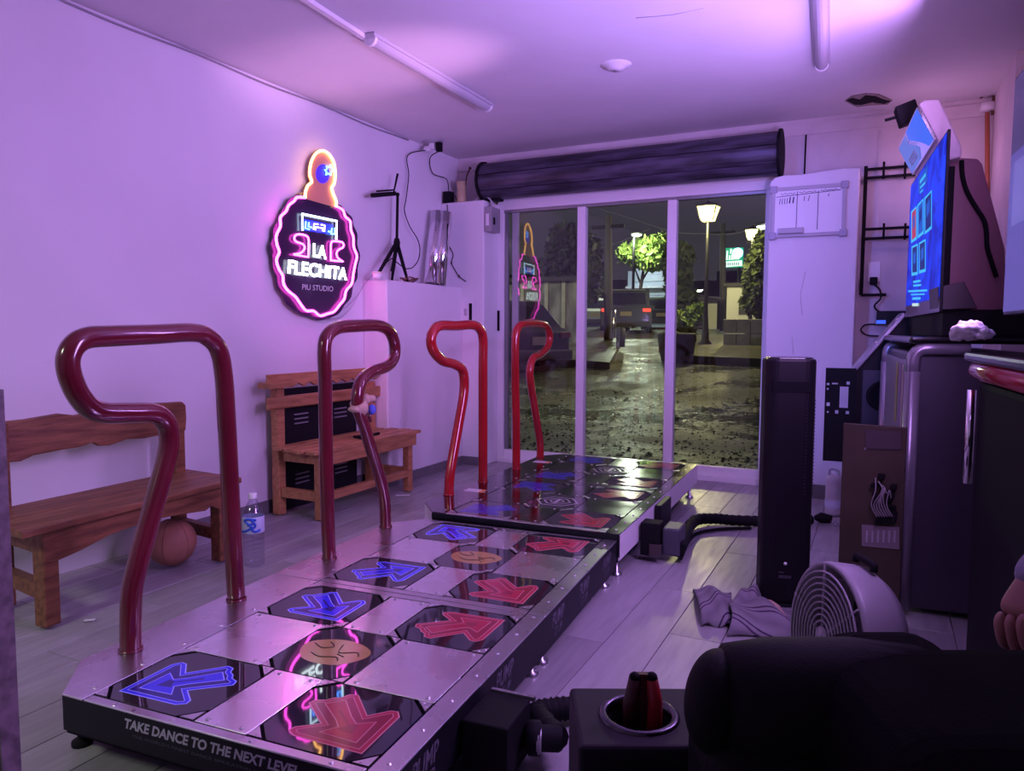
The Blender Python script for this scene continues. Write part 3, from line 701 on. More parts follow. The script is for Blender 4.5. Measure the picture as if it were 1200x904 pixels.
b = MB(); b.beam(tp(444, 224), tp(458, 223), .05, .012); b.tube([tp(436, 229), tp(440, 229)], .016, 8); b.build('phone_clamp', BLKM, T)
MB().tube([tp(461, 227), tp(463, 218), tp(466, 204)], .008, 8, radii=[.005, .007, .009]).build('pan_handle', BLKM, T)
MB().ball(tp(466, 228), .016, 10, 8).build('knob', BLKM, T)
b = MB(); c = np.array([-3.355, 4.90, BLZ + .012])
for k in range(5):
    r_ = .035 + .012 * k; b.tube([c + np.array([r_ * .8 * math.cos(a), r_ * math.sin(a), .006 * k + .008 * math.sin(3 * a + k)]) for a in np.linspace(0, 2 * PI, 16, endpoint=False)], .004, 5, closed=True)
tag(b.build('coiled_cable', mat('brown_cable', (.16, .07, .05), .5)), 'coil of brown cable lying under the tripod on the ledge', 'cable')
c = onx(443, 322, -3.36) + np.array([.03, -.045, 0]); c[2] = BLZ
T = thing('small_tub', 'small white tub at the front edge of the block ledge', 'tub', c)
MB().lathe([(0, 0), (.034, 0), (.038, .045), (0, .045)], c).build('body', WHITEP, T)
MB().lathe([(0, .0452), (.041, .0452), (.041, .054), (0, .054)], c).build('lid', mat('cream_lid', (.72, .62, .5), .5), T)
# bright rolled foil tubes leaning in the corner
T = thing('foil_roll', 'shiny silver roll of metal sheet leaning against the pier on the ledge', 'roll', (-3.33, 5.45, BLZ))
for k, (ub, ut, r_, ln) in enumerate([(505, 513, .066, 0), (514, 522, .056, .004)]):
    a = ony(ub + 1, 327, 5.22 + .03 * k); a[2] = BLZ + .004; b_ = ony(ut, 250, 5.40)
    d = (b_ - a)
    MB().lathe([(r_ * .92, 0), (r_, 0), (r_, np.linalg.norm(d)), (r_ * .92, np.linalg.norm(d)), (r_ * .92, 0)], a, d, 20).build('rolled_sheet', CHROME, T)
# on the pier
c = ony(538, 228, 5.70); c = np.array([-3.335, 5.68, 2.295])
T = thing('clay_pot', 'narrow tan clay pot with a stick in it on top of the left pier', 'pot', c)
MB().lathe([(0, 0), (.045, 0), (.042, .05), (.038, .12), (.046, .185), (.040, .185), (.03, .12), (0, .02)], c).build('pot', mat('tan_clay', (.62, .50, .28), .7, noise=.2), T)
b = MB(); b.tube([c + [.01, 0, .03], c + [.055, .0, .235], c + [.085, 0, .29]], .006, 6); b.ball(c + [.087, 0, .295], .013, 8, 6); b.build('stick', mat('dark_stick', (.07, .03, .02), .6), T)
c = np.array([-3.44, 5.64, 2.296])
T = thing('power_adapter', 'small black power adapter on the left pier beside the clay pot', 'adapter', c)
MB().box(c[0] - .035, c[0] + .035, 5.60, 5.68, c[2], c[2] + .10).build('body', BLKM, T, bevel=.006)
MB().tube([c + [.035, 0, .04], c + [.07, -.01, .06], c + [.09, -.02, .02]], .004, 6).build('lead', BLKM, T)
pts = [ony(u, v, 5.592) for u, v in [(524, 240), (525, 255), (526, 268), (525, 285), (531, 298), (529, 308), (534, 318), (538, 324), (546, 330)]]
b = MB(); b.tube(smooth_path(pts, 5), .0035, 6)
for p in (pts[5], pts[7]): b.ball(p, .011, 8, 6, (.6, .6, 1.4))
tag(b.build('hanging_lead', BLKM), 'thin black lead hanging down the face of the left pier', 'cable')
T = thing('electrical_box', 'grey metal electrical box on the side of the left pier by the door', 'electrical box', (PLX + .03, 5.68, 2.1))
za, zb = ony(580, 272, 5.66)[2], ony(580, 243, 5.66)[2]
MB().box(PLX, PLX + .075, 5.60, 5.76, za, zb).build('housing', GREYM, T, bevel=.004)
MB().box(PLX + .0755, PLX + .079, 5.63, 5.66, za + .06, za + .12).build('switch_lever', BLKM, T)
MB().box(PLX + .02, PLX + .05, 5.598, 5.5995, za + .05, za + .15).build('label_plate', WHITEP, T)
b = MB()
for k in range(3): b.tube(smooth_path([(PLX - .12, 5.64 + .012 * k, 2.30), (PLX - .03, 5.64 + .012 * k, 2.335 - .006 * k), (PLX + .035, 5.65 + .012 * k, 2.30), (PLX + .045, 5.66 + .01 * k, zb)], 5), .006, 6)
b.build('wires', GREYP, T)
c = ony(548, 366, 5.6)
T = thing('wall_switch', 'white light switch on the left pier beside the door', 'switch', c)
MB().box(c[0] - .055, c[0] + .055, 5.575, 5.6, c[2] - .085, c[2] + .085).build('plate', WHITEP, T, bevel=.006)
MB().box(c[0] + .03, c[0] + .058, 5.570, 5.576, c[2] - .075, c[2] + .075).build('dark_edge', BLKM, T)
MB().box(c[0] - .02, c[0] + .005, 5.569, 5.575, c[2] - .03, c[2] + .03).build('rocker', GREYP, T, bevel=.003)

# ================================================================== benches
A2 = lambda p, z: np.array([p[0], p[1], z])
F0, F1 = np.array([-2.835, 1.60, 0]), np.array([-2.905, 2.725, 0])
B0, B1 = np.array([-3.285, 1.63, 0]), np.array([-3.345, 2.755, 0])
SZ = .425
T = thing('rustic_bench', 'rough brown wooden bench with a live-edge plank backrest at the left wall', 'bench', (F0 + B1) / 2)
dl = (F1 - F0) / np.linalg.norm(F1 - F0); nn = np.array([dl[1], -dl[0], 0])
for k in range(2):
    a, b_ = (0, .50) if k == 0 else (.505, 1)
    q = [F0 + (B0 - F0) * a, F1 + (B1 - F1) * a, F1 + (B1 - F1) * b_, F0 + (B0 - F0) * b_]
    MB().prism([A2(p, SZ - .028) for p in q], (0, 0, .028)).build('seat_board', WOODR, T, bevel=.004)
# apron with a carved lower edge
ap0, ap1 = F0 + dl * .10 - nn * .03, F1 - dl * .06 - nn * .03; L_ = np.linalg.norm(ap1 - ap0)
low = [(0, .12), (.05, .13), (.16, .115), (.30, .085), (.5, .07), (.70, .085), (.84, .10), (.88, .085), (.93, .11), (1, .12)]
pl = [A2(ap0 + dl * L_ * t, SZ - .029 - h) for t, h in low] + [A2(ap1, SZ - .029), A2(ap0, SZ - .029)]
MB().prism(pl, -nn * .024).build('front_apron', WOODR, T, bevel=.003)
e0 = F0 + dl * .11 - nn * .05; e1 = B0 + dl * .11 + nn * .04
MB().beam(A2(e0, SZ - .075), A2(e1, SZ - .075), .025, .09).build('end_apron', WOODR, T, bevel=.003)
e2 = F1 - dl * .07 - nn * .05; e3 = B1 - dl * .07 + nn * .04
MB().beam(A2(e2, SZ - .075), A2(e3, SZ - .075), .025, .09).build('end_apron', WOODR, T, bevel=.003)
for p in (F0 + dl * .13 - nn * .065, F1 - dl * .09 - nn * .065):
    MB().beam(A2(p, .012), A2(p, SZ - .029), .065, .065, up=dl).build('leg', WOODR, T, bevel=.006)
for p in (B0 + dl * .13 + nn * .03, B1 - dl * .09 + nn * .03):
    MB().beam(A2(p, .012), A2(p, .79), .06, .06, up=dl).build('back_post', WOODR, T, bevel=.006)
for p, q in ((F0 + dl * .13 - nn * .09, B0 + dl * .13 + nn * .06), (F1 - dl * .09 - nn * .09, B1 - dl * .09 + nn * .06)):
    MB().beam(A2(p, .15), A2(q, .15), .05, .06).build('side_stretcher', WOODR, T, bevel=.004)
bk = -3.27
tp_ = [(-20, 497), (30, 492), (70, 485), (90, 487), (120, 480), (150, 478), (175, 473), (200, 472), (214, 471), (218, 475), (219, 490), (218, 505)]
bt_ = [(200, 508), (170, 514), (150, 515), (130, 522), (117, 523), (110, 519), (95, 524), (70, 528), (40, 534), (25, 541), (0, 543), (-20, 546)]
pts = [onx(u, v, bk) for u, v in tp_ + bt_]
MB().prism(pts, (-.032, 0, 0)).build('live_edge_backrest', WOODR, T, bevel=.006)

T = thing('slatted_bench', 'pine slatted bench with zigzag carved top rail beside the white block', 'bench', (-3.2, 3.95, 0))
y0, y1, xf, xb = 3.40, 4.545, -3.005, -3.40
for k in range(4):
    xa = xf - .010 - k * .100 ; off = (0, .01, -.02, -.035)[k]
    MB().box(xa - .076, xa, y0 - off, y1 + .015 * (k % 2), .425, .448).build('seat_slat', WOODP, T, bevel=.004)
MB().box(xf - .035, xf - .012, y0 + .07, y1 - .06, .345, .4245).build('front_apron', WOODP, T, bevel=.003)
for yy in (y0 + .075, y1 - .12): MB().box(xb + .06, xf - .036, yy, yy + .022, .355, .4245).build('end_apron', WOODP, T, bevel=.003)
for yy in (y0 + .10, y1 - .10): MB().beam((xf - .062, yy, .006), (xf - .062, yy, .4245), .05, .055, up=(0, 1, 0)).build('leg', WOODP, T, bevel=.004)
for yy in (y0 + .10, y1 - .10): MB().beam((xb - .005, yy, .006), (xb - .005, yy, .86 if yy < 4 else .80), .06, .06, up=(0, 1, 0)).build('back_post', WOODP, T, bevel=.004)
MB().box(xf - .085, xf - .04, y0 + .13, y1 - .13, .115, .165).build('front_stretcher', WOODP, T, bevel=.003)
for yy in (y0 + .10, y1 - .10): MB().box(xb + .03, xf - .09, yy - .02, yy + .02, .12, .18).build('side_stretcher', WOODP, T, bevel=.003)
MB().box(xb + .028, xb + .052, y0 - .04, y1 + .05, .685, .765).build('lower_back_rail', WOODP, T, bevel=.012)
zz = [(y0 - .03, .905), (y1 - .02, .905), (y1 - .02, .850)]
yy = np.linspace(y1 - .10, y0 + .18, 17)
zz += [(a, .842 if i % 2 else .815) for i, a in enumerate(yy)] + [(y0 + .12, .84), (y0 + .1, .82), (y0 - .03, .82)]
MB().prism([(xb + .028, a, c_) for a, c_ in zz], (.022, 0, 0)).build('zigzag_top_rail', WOODP, T, bevel=.002, segs=1)
MB().box(xb - .01, xb + .09, y0 - .06, y0 + .13, .82, .856).build('post_cap', WOODP, T, bevel=.003)
T = thing('vented_panel', 'black metal cabinet panel with vent louvres behind the slatted bench', 'metal panel', (-3.46, 3.9, 0))
MB().box(-3.468, -3.440, 3.53, 4.33, .006, .80).build('sheet', BLK, T, bevel=.003)
for yv in (3.68, 4.08):
    for zv in (.56, .16):
        for k in range(3): MB().box(-3.441, -3.432, yv, yv + .13, zv + .03 * k, zv + .03 * k + .008).build('louvre', GREYM, T)
c = np.array([-3.10, 3.93, .4485])
T = thing('claw_hammer', 'dark hammer lying on the seat of the slatted bench', 'hammer', c)
MB().tube([c + [0, .02, .012], c + [-.02, .24, .012]], .011, 8).build('handle', BLKM, T)
MB().tube([c + [-.05, .0, .016], c + [.0, .01, .016], c + [.05, .03, .016]], .015, 8, radii=[.008, .014, .013]).build('head', BLKM, T)
c = np.array([-3.12, 2.47, .125])
T = thing('playing_ball', 'worn orange-brown ball on the floor under the rustic bench', 'ball', c)
BL = MB().ball(c, .115, 28, 18).build('shell', TERRA, T)
b = MB()
for a in (0, PI / 3, 2 * PI / 3): b.tube([c + .1152 * np.array([math.cos(t) * math.cos(a), math.cos(t) * math.sin(a), math.sin(t)]) for t in np.linspace(0, 2 * PI, 40, endpoint=False)], .0012, 4, closed=True)
b.build('seam', mat('dark_seam', (.2, .08, .05), .7), BL)
# water bottle
c = np.array([*onz(298, 664)[:2], .006])
T = thing('water_bottle', 'clear plastic water bottle with blue label on floor by the near platform', 'bottle', c)
prof = [(.001, .004), (.030, 0), (.040, .008), (.042, .02)]
for k in range(6): prof += [(.0425, .03 + .022 * k), (.0395, .038 + .022 * k), (.0425, .046 + .022 * k)]
prof += [(.0425, .17), (.0425, .255), (.040, .275), (.028, .305), (.016, .33), (.0135, .335), (.0135, .352)]
prof = [(r * 1.22, h) for r, h in prof]
MB().lathe(prof, c, seg=24).build('shell', PLASTIC, T)
lb = MB().lathe([(.0527, .172), (.0531, .173), (.0531, .252), (.0527, .253)], c, seg=24).build('label', LABW, T)
b = MB()
for sh in ([(-.9, .18), (-.3, .188), (.15, .205), (-.1, .22), (-.5, .238), (-.1, .246), (.6, .24)], [(.1, .245), (.5, .215), (.2, .195), (.5, .183), (.95, .19)], [(-.2, .215), (.35, .225)]):
    b.tube(smooth_path([(c[0] + .0532 * math.cos(-1.1 + t), c[1] + .0532 * math.sin(-1.1 + t), c[2] + h) for t, h in sh], 6), .0065, 6)
b.build('label_print', LABB, lb, label='blue swirl print on the label')
MB().lathe([(.020, .340), (.020, .364), (.017, .366), (0, .366)], c, seg=16).build('cap', WHITEP, T)
# rag tied to the rail of the near platform
p0 = onz(386, 655, .2); p1 = onz(452, 618, .2); nr = np.cross(p1 - p0, [0, 0, 1.0])
rg = lambda u, v: onpl(u, v, p0, nr)
T = thing('tied_rag', 'cream rag with blue patch knotted around the second dark red handrail', 'rag', rg(424, 478))
b = MB(); k0 = rg(421, 477); d = (rg(424, 486) - k0); d /= np.linalg.norm(d)
b.tube([k0 - d * .03, k0, k0 + d * .03], .045, 14, radii=[.036, .041, .036]); b.build('wrap', mat('cream_cloth', (.50, .34, .26), .85, bump=.3, bscale=80), T)
b = MB(); b.ball(rg(415, 480), .024, 12, 8, (1.3, 1, .6)); b.build('left_end', bpy.data.materials['cream_cloth'], T)
b = MB(); b.ball(rg(429, 468), .022, 12, 8, (1, 1, 1.2)); b.tube([rg(430, 468), rg(437, 467), rg(439, 471)], .012, 8, radii=[.018, .016, .006]); b.build('knot', bpy.data.materials['cream_cloth'], T)
b = MB(); b.ball(rg(429, 480) - nr / np.linalg.norm(nr) * (-.03), .019, 12, 8, (1, 1, 1.3)); b.build('blue_patch', mat('blue_cloth', (.08, .12, .55), .8), T)
b = MB(); b.tube([rg(431, 486), rg(434, 494)], .012, 8, radii=[.016, .009]); b.build('tail', BARD, T)
# scrap of paper by the slatted bench
c = onz(472, 582); tag(MB().frame(c + [0, 0, .0075], (.8, .6, 0), (-.6, .8, 0), (0, 0, 1), .10, .03, .002).build('paper_scrap', WHITEP), 'small white paper scrap on the floor beside the slatted bench', 'paper')
c = onz(105, 729)
tag(MB().frame(c + [0, 0, .0075], (.8, .6, 0), (-.6, .8, 0), (0, 0, 1), .04, .02, .002).build('paper_scrap', WHITEP), 'tiny paper scrap on the floor in front of the rustic bench', 'paper')
# dark upright panel at the left edge of the view
q1 = onz(22, 860, 0); e = atd(1, 904, 1.15); t_ = atd(3, 460, 1.15)
E_ = np.array([e[0], e[1]]); D_ = np.array([-1.0, -.12]); D_ /= np.linalg.norm(D_); Nn = np.array([-D_[1], D_[0]])
T = thing('upright_panel', 'dark upright panel with worn pale edge at the far left of the view', 'panel', (e[0] - .2, e[1], 0))
MB().prism([(*(E_), .006), (*(E_ + D_ * .5), .006), (*(E_ + D_ * .5 + Nn * -.03), .006), (*(E_ + Nn * -.03), .006)], (0, 0, t_[2])).build('board', mat('dark_laminate', (.03, .022, .03), .5), T)
MB().prism([(*(E_ - D_ * .004), .006), (*(E_ - D_ * .0005), .006), (*(E_ - D_ * .0005 + Nn * -.03), .006), (*(E_ - D_ * .004 + Nn * -.03), .006)], (0, 0, t_[2])).build('edge_strip', mat('worn_edge', (.25, .2, .22), .5, noise=.5, nscale=40), T)

# ================================================================== back wall, right-hand part
T = thing('whiteboard', 'small whiteboard with hand-drawn columns hanging on the white right pier', 'whiteboard', ony(946, 248, 5.58))
wb = [ony(u, v, 5.575) for u, v in [(905, 277), (988, 273), (990, 217), (907, 222)]]
x0, x1 = wb[0][0], wb[1][0]; z0, z1 = (wb[0][2] + wb[1][2]) / 2, (wb[2][2] + wb[3][2]) / 2
MB().box(x0, x1, 5.578, 5.592, z0, z1).build('board', mat('whiteboard_enamel', (.78, .78, .80), .25), T)
for nm, a in (('frame_bar', (x0 - .012, x1 + .012, 5.57, 5.597, z1 - .012, z1 + .012)), ('frame_bar', (x0 - .012, x1 + .012, 5.57, 5.597, z0 - .012, z0 + .012)), ('frame_bar', (x0 - .012, x0 + .012, 5.57, 5.597, z0, z1)), ('frame_bar', (x1 - .012, x1 + .012, 5.57, 5.597, z0, z1))):
    MB().box(*a).build(nm, GREYP, T, bevel=.003)
for xx in (x0, x1):
    for zz in (z0, z1): MB().box(xx - .025, xx + .025, 5.566, 5.598, zz - .025, zz + .025).build('corner_cap', mat('lilac_grey_plastic', (.36, .35, .42), .4) if 'lilac_grey_plastic' not in bpy.data.materials else bpy.data.materials['lilac_grey_plastic'], T, bevel=.006)
MB().box(x0 + .04, x0 + (x1 - x0) * .45, 5.545, 5.575, z0 + .012, z0 + .05).build('pen_tray', GREYP, T, bevel=.004)
INK = mat('marker_ink', (.03, .03, .10), .5)
b = MB(); W_ = x1 - x0; H_ = z1 - z0
def wl(pts, r=.0022): b.tube([(x0 + a * W_, 5.5775, z0 + c_ * H_) for a, c_ in pts], r, 4)
wl([(.04, .84), (.95, .90)]); wl([(.34, .08), (.345, .93)]); wl([(.64, .10), (.64, .92)])
for k in range(4): wl([(.09 + .035 * k, .68), (.10 + .035 * k, .80)])
for k in range(2): wl([(.235 + .05 * k, .69), (.245 + .05 * k, .82)], .004)
wl([(.44, .72), (.45, .82)]); wl([(.50, .71), (.52, .83)]); wl([(.78, .78), (.785, .84)])
for s, e, n_ in ((.10, .31, 9), (.37, .61, 10), (.67, .90, 10)):
    wl([(s + (e - s) * i / n_, .885 + .02 * ((i % 2) - .5) + .035 * s * (1) + (.02 if i % 3 == 0 else 0)) for i in range(n_ + 1)], .0018)
b.build('handwriting', INK, T, label='thin dark marker handwriting and tally strokes')

T = thing('wire_rack', 'black wire display rack fixed to the back wall behind the screen', 'rack', ony(1015, 270, 5.84))
yr = 5.84
p = ony(1015, 195, yr); q = ony(1011, 346, yr); xr_ = ony(1075, 270, yr)[0]
MB().box(p[0] - .012, p[0] + .012, yr - .012, yr + .012, q[2], p[2]).build('upright', BLKM, T)
b = MB(); b.box(p[0], p[0] + .16, yr - .008, yr + .008, q[2] - .01, q[2] + .01); b.build('foot_bar', BLKM, T)
for v in (199, 209, 269, 280):
    zz = ony(1015, v, yr)[2]; MB().box(p[0], xr_, yr - .008, yr + .008, zz - .009, zz + .009).build('crossbar', BLKM, T)
for (va, vb) in ((190, 210), (262, 281)):
    for u in (1036, 1061):
        aa, bb = ony(u, va, yr), ony(u, vb, yr); MB().tube([(aa[0], yr - .01, aa[2]), (aa[0], yr - .01, bb[2])], .009, 6).build('peg', BLKM, T)
for zz in (p[2] - .1, q[2] + .1): MB().box(p[0] - .01, p[0] + .01, yr, YB, zz - .01, zz + .01).build('wall_fixing', BLKM, T)
c = ony(1024, 327, YB)
T = thing('wall_outlet', 'white wall outlet with a black plug below the wire rack', 'outlet', c)
MB().box(c[0] - .04, c[0] + .04, YB - .015, YB, c[2] - .02, c[2] + .12).build('plate', WHITEP, T, bevel=.004)
MB().box(c[0] - .025, c[0] + .025, YB - .06, YB - .015, c[2] - .045, c[2] + .01).build('plug', BLKM, T, bevel=.006)
tag(MB().tube(smooth_path([ony(u, v, 5.84) for u, v in [(1024, 333), (1031, 340), (1032, 350), (1025, 358), (1028, 364), (1038, 368)]], 5), .007, 6).build('power_cable', BLKM), 'black power cable from the wall outlet down to the power strip', 'cable')
c = ony(1040, 373, 5.86)
T = thing('power_strip', 'black power strip with blue light on the back wall under the outlet', 'power strip', c)
MB().box(c[0] - .07, c[0] + .14, 5.82, 5.899, c[2] - .045, c[2] + .05).build('body', BLK, T, bevel=.006)
MB().box(c[0] - .07, c[0] - .01, 5.815, 5.8195, c[2] - .04, c[2] - .015).build('blue_light', glow('blue_led', (.05, .12, 1), 1.2), T)
tag(MB().tube(smooth_path([ony(u, v, 5.85) for u, v in [(1026, 380), (1014, 381), (1009, 387), (1016, 393), (1030, 394)]], 5), .006, 6).build('looped_cable', BLKM), 'black cable looping out below the power strip on the back wall', 'cable')
T = thing('orange_pipe', 'orange-brown pipe running down the back wall in the right corner', 'pipe', ony(1157, 200, 5.85))
MB().tube([ony(1157, 132, 5.85), ony(1157, 200, 5.85), ony(1158, 300, 5.85)], .014, 8).build('pipe', COPPER, T)
b = MB(); b.beam(ony(1148, 113, 5.87), ony(1166, 108, 5.87), .03, .025); b.beam(ony(1166, 108, 5.87), ony(1164, 134, 5.87), .03, .025)
b.build('rusty_bracket', mat('rusty_brown', (.12, .05, .03), .7), T)
MB().lathe([(0, 0), (.045, 0), (.045, .05), (0, .05)], ony(1157, 130, 5.85), (0, 0, 1), 14).build('round_cap', WHITEP, T)

# ================================================================== far dance machine (shares the slight turn of its platform)
RZ = .0748
EX, EY = np.array([math.cos(RZ), math.sin(RZ), 0]), np.array([-math.sin(RZ), math.cos(RZ), 0])
N1 = np.array([.205, 3.40, 0])
class MFrame:
    def __init__(s, o): s.o = o
    def w(s, x, y, z): return s.o + EX * x + EY * y + np.array([0, 0, z])
    def l(s, p): d = np.array(p) - s.o; return np.array([d @ EX, d @ EY, p[2]])
    def near(s, u, v, y): return onpl(u, v, s.o + EY * y, EY)          # on the plane y = const of the machine
    def scr(s, u, v, x=0): return onpl(u, v, s.o + EX * x, EX)
M1 = MFrame(N1)
T = thing('dance_machine', 'far dance arcade machine with glowing blue song-select screen and pink marquee', 'arcade machine', N1)
def lbox(F, x0, x1, y0, y1, z0, z1, mb=None):
    mb = mb or MB(); return mb.frame(F.w((x0 + x1) / 2, (y0 + y1) / 2, (z0 + z1) / 2), EX, EY, (0, 0, 1), x1 - x0, y1 - y0, z1 - z0)
zb, zt = 1.262, 1.975
TV = lbox(M1, 0, .012, 0, 1.18, zb, zt).build('television', BLKG, T, bevel=.003)
lbox(M1, .0125, .05, .12, 1.06, zb + .06, zt - .12).build('television_back', BLKM, T, bevel=.006)
# the lit screen
def screen_mat(name, c1, c2, es):
    M = bpy.data.materials.new(name); M.use_nodes = True; nt = M.node_tree; N = nt.nodes; L = nt.links; b = N['Principled BSDF']
    b.inputs['Base Color'].default_value = (.01, .01, .01, 1); b.inputs['Roughness'].default_value = .4; b.inputs['Specular IOR Level'].default_value = 0.04
    tc = N.new('ShaderNodeTexCoord'); n1 = N.new('ShaderNodeTexNoise'); n1.inputs['Scale'].default_value = 5; n1.inputs['Distortion'].default_value = 1.5
    L.new(tc.outputs['Object'], n1.inputs['Vector'])
    r = N.new('ShaderNodeValToRGB'); r.color_ramp.elements[0].position = .35; r.color_ramp.elements[1].position = .68
    r.color_ramp.elements[0].color = (*c1, 1); r.color_ramp.elements[1].color = (*c2, 1)
    L.new(n1.outputs['Fac'], r.inputs['Fac']); L.new(r.outputs['Color'], b.inputs['Emission Color']); b.inputs['Emission Strength'].default_value = es
    return M
lbox(M1, -.002, -.0005, .012, 1.168, zb + .06, zt - .012).build('screen', screen_mat('blue_screen_picture', (.002, .010, .38), (.004, .050, .92), 1.2), TV)
def card(poly, m, nm, k):
    P = [M1.scr(1040 + a / 3.35, 110 + b_ / 3.35, -.0025 - .0006 * k) for a, b_ in poly]
    return MB().prism(P, EX * -.0004).build(nm, m, TV)
CY = glow('cyan_screen_light', (.05, .50, 1.0), 1.0); DB = glow('deep_blue_screen_light', (.006, .02, .22), 1.0); RD = glow('red_screen_light', (.55, .05, .15), .8); MD = glow('mid_blue_screen_light', (.01, .10, .60), 1.0); WH = glow('pale_screen_light', (.55, .75, .75), 1.0)
def quad(x0, y0, x1, y1, h): return [(x0, y0), (x1, y1), (x1, y1 + h), (x0, y0 + h * .95)]
for (x0_, y0_, x1_, y1_, h_, inner) in [(93, 462, 115, 440, 132, RD), (118, 436, 142, 410, 140, MD), (146, 408, 174, 378, 152, DB), (95, 600, 119, 588, 122, DB), (124, 585, 150, 570, 128, DB)]:
    card(quad(x0_, y0_, x1_, y1_, h_), CY, 'song_card', 0)
    card(quad(x0_ + 3, y0_ + 6, x1_ - 3, y1_ + 9, h_ - 20), inner, 'song_picture', 1)
    card(quad(x0_ + 7, y0_ + 30, x1_ - 8, y1_ + 30, h_ * .35), MD if inner is not MD else DB, 'song_picture', 2)
card(quad(122, 335, 157, 280, 62), MD, 'title_block', 0); card(quad(128, 342, 150, 310, 12), CY, 'title_text', 1); card(quad(128, 366, 148, 345, 8), CY, 'title_text', 1); card(quad(128, 386, 140, 374, 6), CY, 'title_text', 1)
for q in [(101, 735, 130, 730, 9), (101, 750, 132, 747, 8), (82, 772, 156, 768, 8), (92, 786, 146, 784, 6), (98, 800, 130, 798, 10)]: card(quad(*q), CY, 'screen_text', 0)
card(quad(97, 823, 120, 822, 12), WH, 'screen_button', 0)
# marquee above the screen
mp = [M1.near(u, v, .22) for u, v in [(1077, 122), (1084, 117), (1101, 116), (1127, 171), (1127, 184), (1106, 189), (1099, 163)]]
MQ = MB().prism(mp, EY * .76).build('marquee', mat('pale_pink_plastic', (.72, .60, .66), .35), T, bevel=.008)
fa, fb = M1.l(mp[0]), M1.l(mp[6])
fd = np.array([fb[0] - fa[0], fb[2] - fa[2]]); 
def fq(t, y, off): # on the marquee's sloping front
    nx, nz = -fd[1], fd[0]; l_ = math.hypot(nx, nz); nx, nz = nx / l_, nz / l_
    if nx > 0: nx, nz = -nx, -nz
    return M1.w(fa[0] + fd[0] * t + nx * off, .22 + (y - .04) * .69, fa[2] + fd[1] * t + nz * off)
MB().prism([fq(.04, .05, .002), fq(.04, 1.13, .002), fq(.98, 1.13, .002), fq(.98, .05, .002)], fq(0, 0, .01) - fq(0, 0, 0)).build('marquee_frame', CHROME, MQ)
wave = [(.08, .07), (.08, .62), (.30, .66), (.48, .50), (.62, .40), (.78, .30), (.94, .22), (.94, .07)]
MB().prism([fq(t, y, .0125) for t, y in wave], fq(0, 0, .003) - fq(0, 0, 0)).build('marquee_light', glow('blue_marquee_light', (.06, .16, 1.0), .9), MQ)
wave2 = [(.10, .72), (.32, .76), (.55, .58), (.70, .50), (.92, .62), (.92, 1.1), (.10, 1.1)]
MB().prism([fq(t, y, .0125) for t, y in wave2], fq(0, 0, .003) - fq(0, 0, 0)).build('marquee_light', glow('pale_marquee_light', (.16, .22, .85), .8), MQ)
for k in range(3): MB().prism([fq(.62 + .08 * k, .62, .016), fq(.62 + .08 * k, .95, .016), fq(.66 + .08 * k, .95, .016), fq(.66 + .08 * k, .62, .016)], fq(0, 0, .002) - fq(0, 0, 0)).build('marquee_print', mat('pale_print_b', (.5, .5, .6), .4) if k == 0 else bpy.data.materials['pale_print_b'], MQ)
# housing behind the screen
HOUS = mat('plum_painted_steel', (.30, .13, .17), .33, coat=.3)
hp = [M1.near(u, v, .30) for u, v in [(1110, 186), (1127, 185), (1146, 186), (1151, 192), (1164, 240), (1178, 292), (1180, 372), (1102, 372)]]
HB = MB().prism(hp, EY * .75).build('rear_housing', HOUS, T, bevel=.006)
pp = [M1.near(u, v, .298) for u, v in [(1103, 237), (1114, 236), (1112, 320), (1101, 320)]]
MB().prism(pp, EY * -.003).build('access_strip', mat('plum_steel_light', (.20, .10, .13), .3), HB)
cp = [M1.near(u, v, .285) for u, v in [(1127, 188), (1128, 206), (1133, 224), (1143, 242), (1153, 258), (1156, 272), (1157, 290), (1163, 310), (1168, 325)]]
MB().tube(smooth_path(cp, 5), .009, 8).build('housing_cable', BLKM, T)
bx = [M1.near(u, v, .02) for u, v in [(1099, 336), (1130, 330), (1146, 362), (1100, 364)]]
MB().prism(bx, EY * .25).build('amplifier_box', mat('dark_plum_box', (.03, .016, .022), .4), T, bevel=.004)
# base cabinet
def bx1(x0, x1, y0, y1, z0, z1, nm, m, bev=.004): return lbox(M1, x0, x1, y0, y1, z0, z1).build(nm, m, T, bevel=bev)
xl = M1.l(M1.near(1070, 500, .05))[0]
bx1(xl, .36, .06, 1.22, .02, 1.10, 'base_cabinet', mat('violet_grey_metal', (.075, .065, .09), .35, metal=.2), .02)
bx1(xl - .03, .46, .02, 1.24, 1.135, 1.165, 'top_shelf', BLKG, .012)
bx1(.02, .42, .05, 1.2, 1.165, zb + .01, 'screen_plinth', BLKM)
for y_ in (.045, 1.20):
    px_ = xl - .012
    MB().tube([M1.w(px_, y_, .02), M1.w(px_, y_, 1.02)], .03, 14).build('silver_corner_post', mat('silver_paint', (.30, .28, .33), .28, metal=.5) if y_ < .1 else bpy.data.materials['silver_paint'], T)
    MB().tube(round_path([M1.w(px_, y_, 1.0), M1.w(px_, y_, 1.115), M1.w(px_ + .20, y_, 1.115)], .06, 6), .026, 12).build('silver_top_corner', bpy.data.materials['silver_paint'], T)
bx1(xl - .02, xl + .0, .10, 1.15, .06, 1.06, 'front_panel', mat('grey_front_panel', (.26, .26, .30), .3))
for k, (y_, c_) in enumerate([(.16, (.10, .35, .25)), (.26, (.5, .42, .40)), (.36, (.35, .30, .42)), (.5, (.40, .42, .12))]):
    bx1(xl - .0225, xl - .0205, y_, y_ + .07, .76, 1.04, 'colour_strip', mat('colour_strip_%s' % ['teal', 'cream', 'lilac', 'olive'][k], c_, .35), 0)
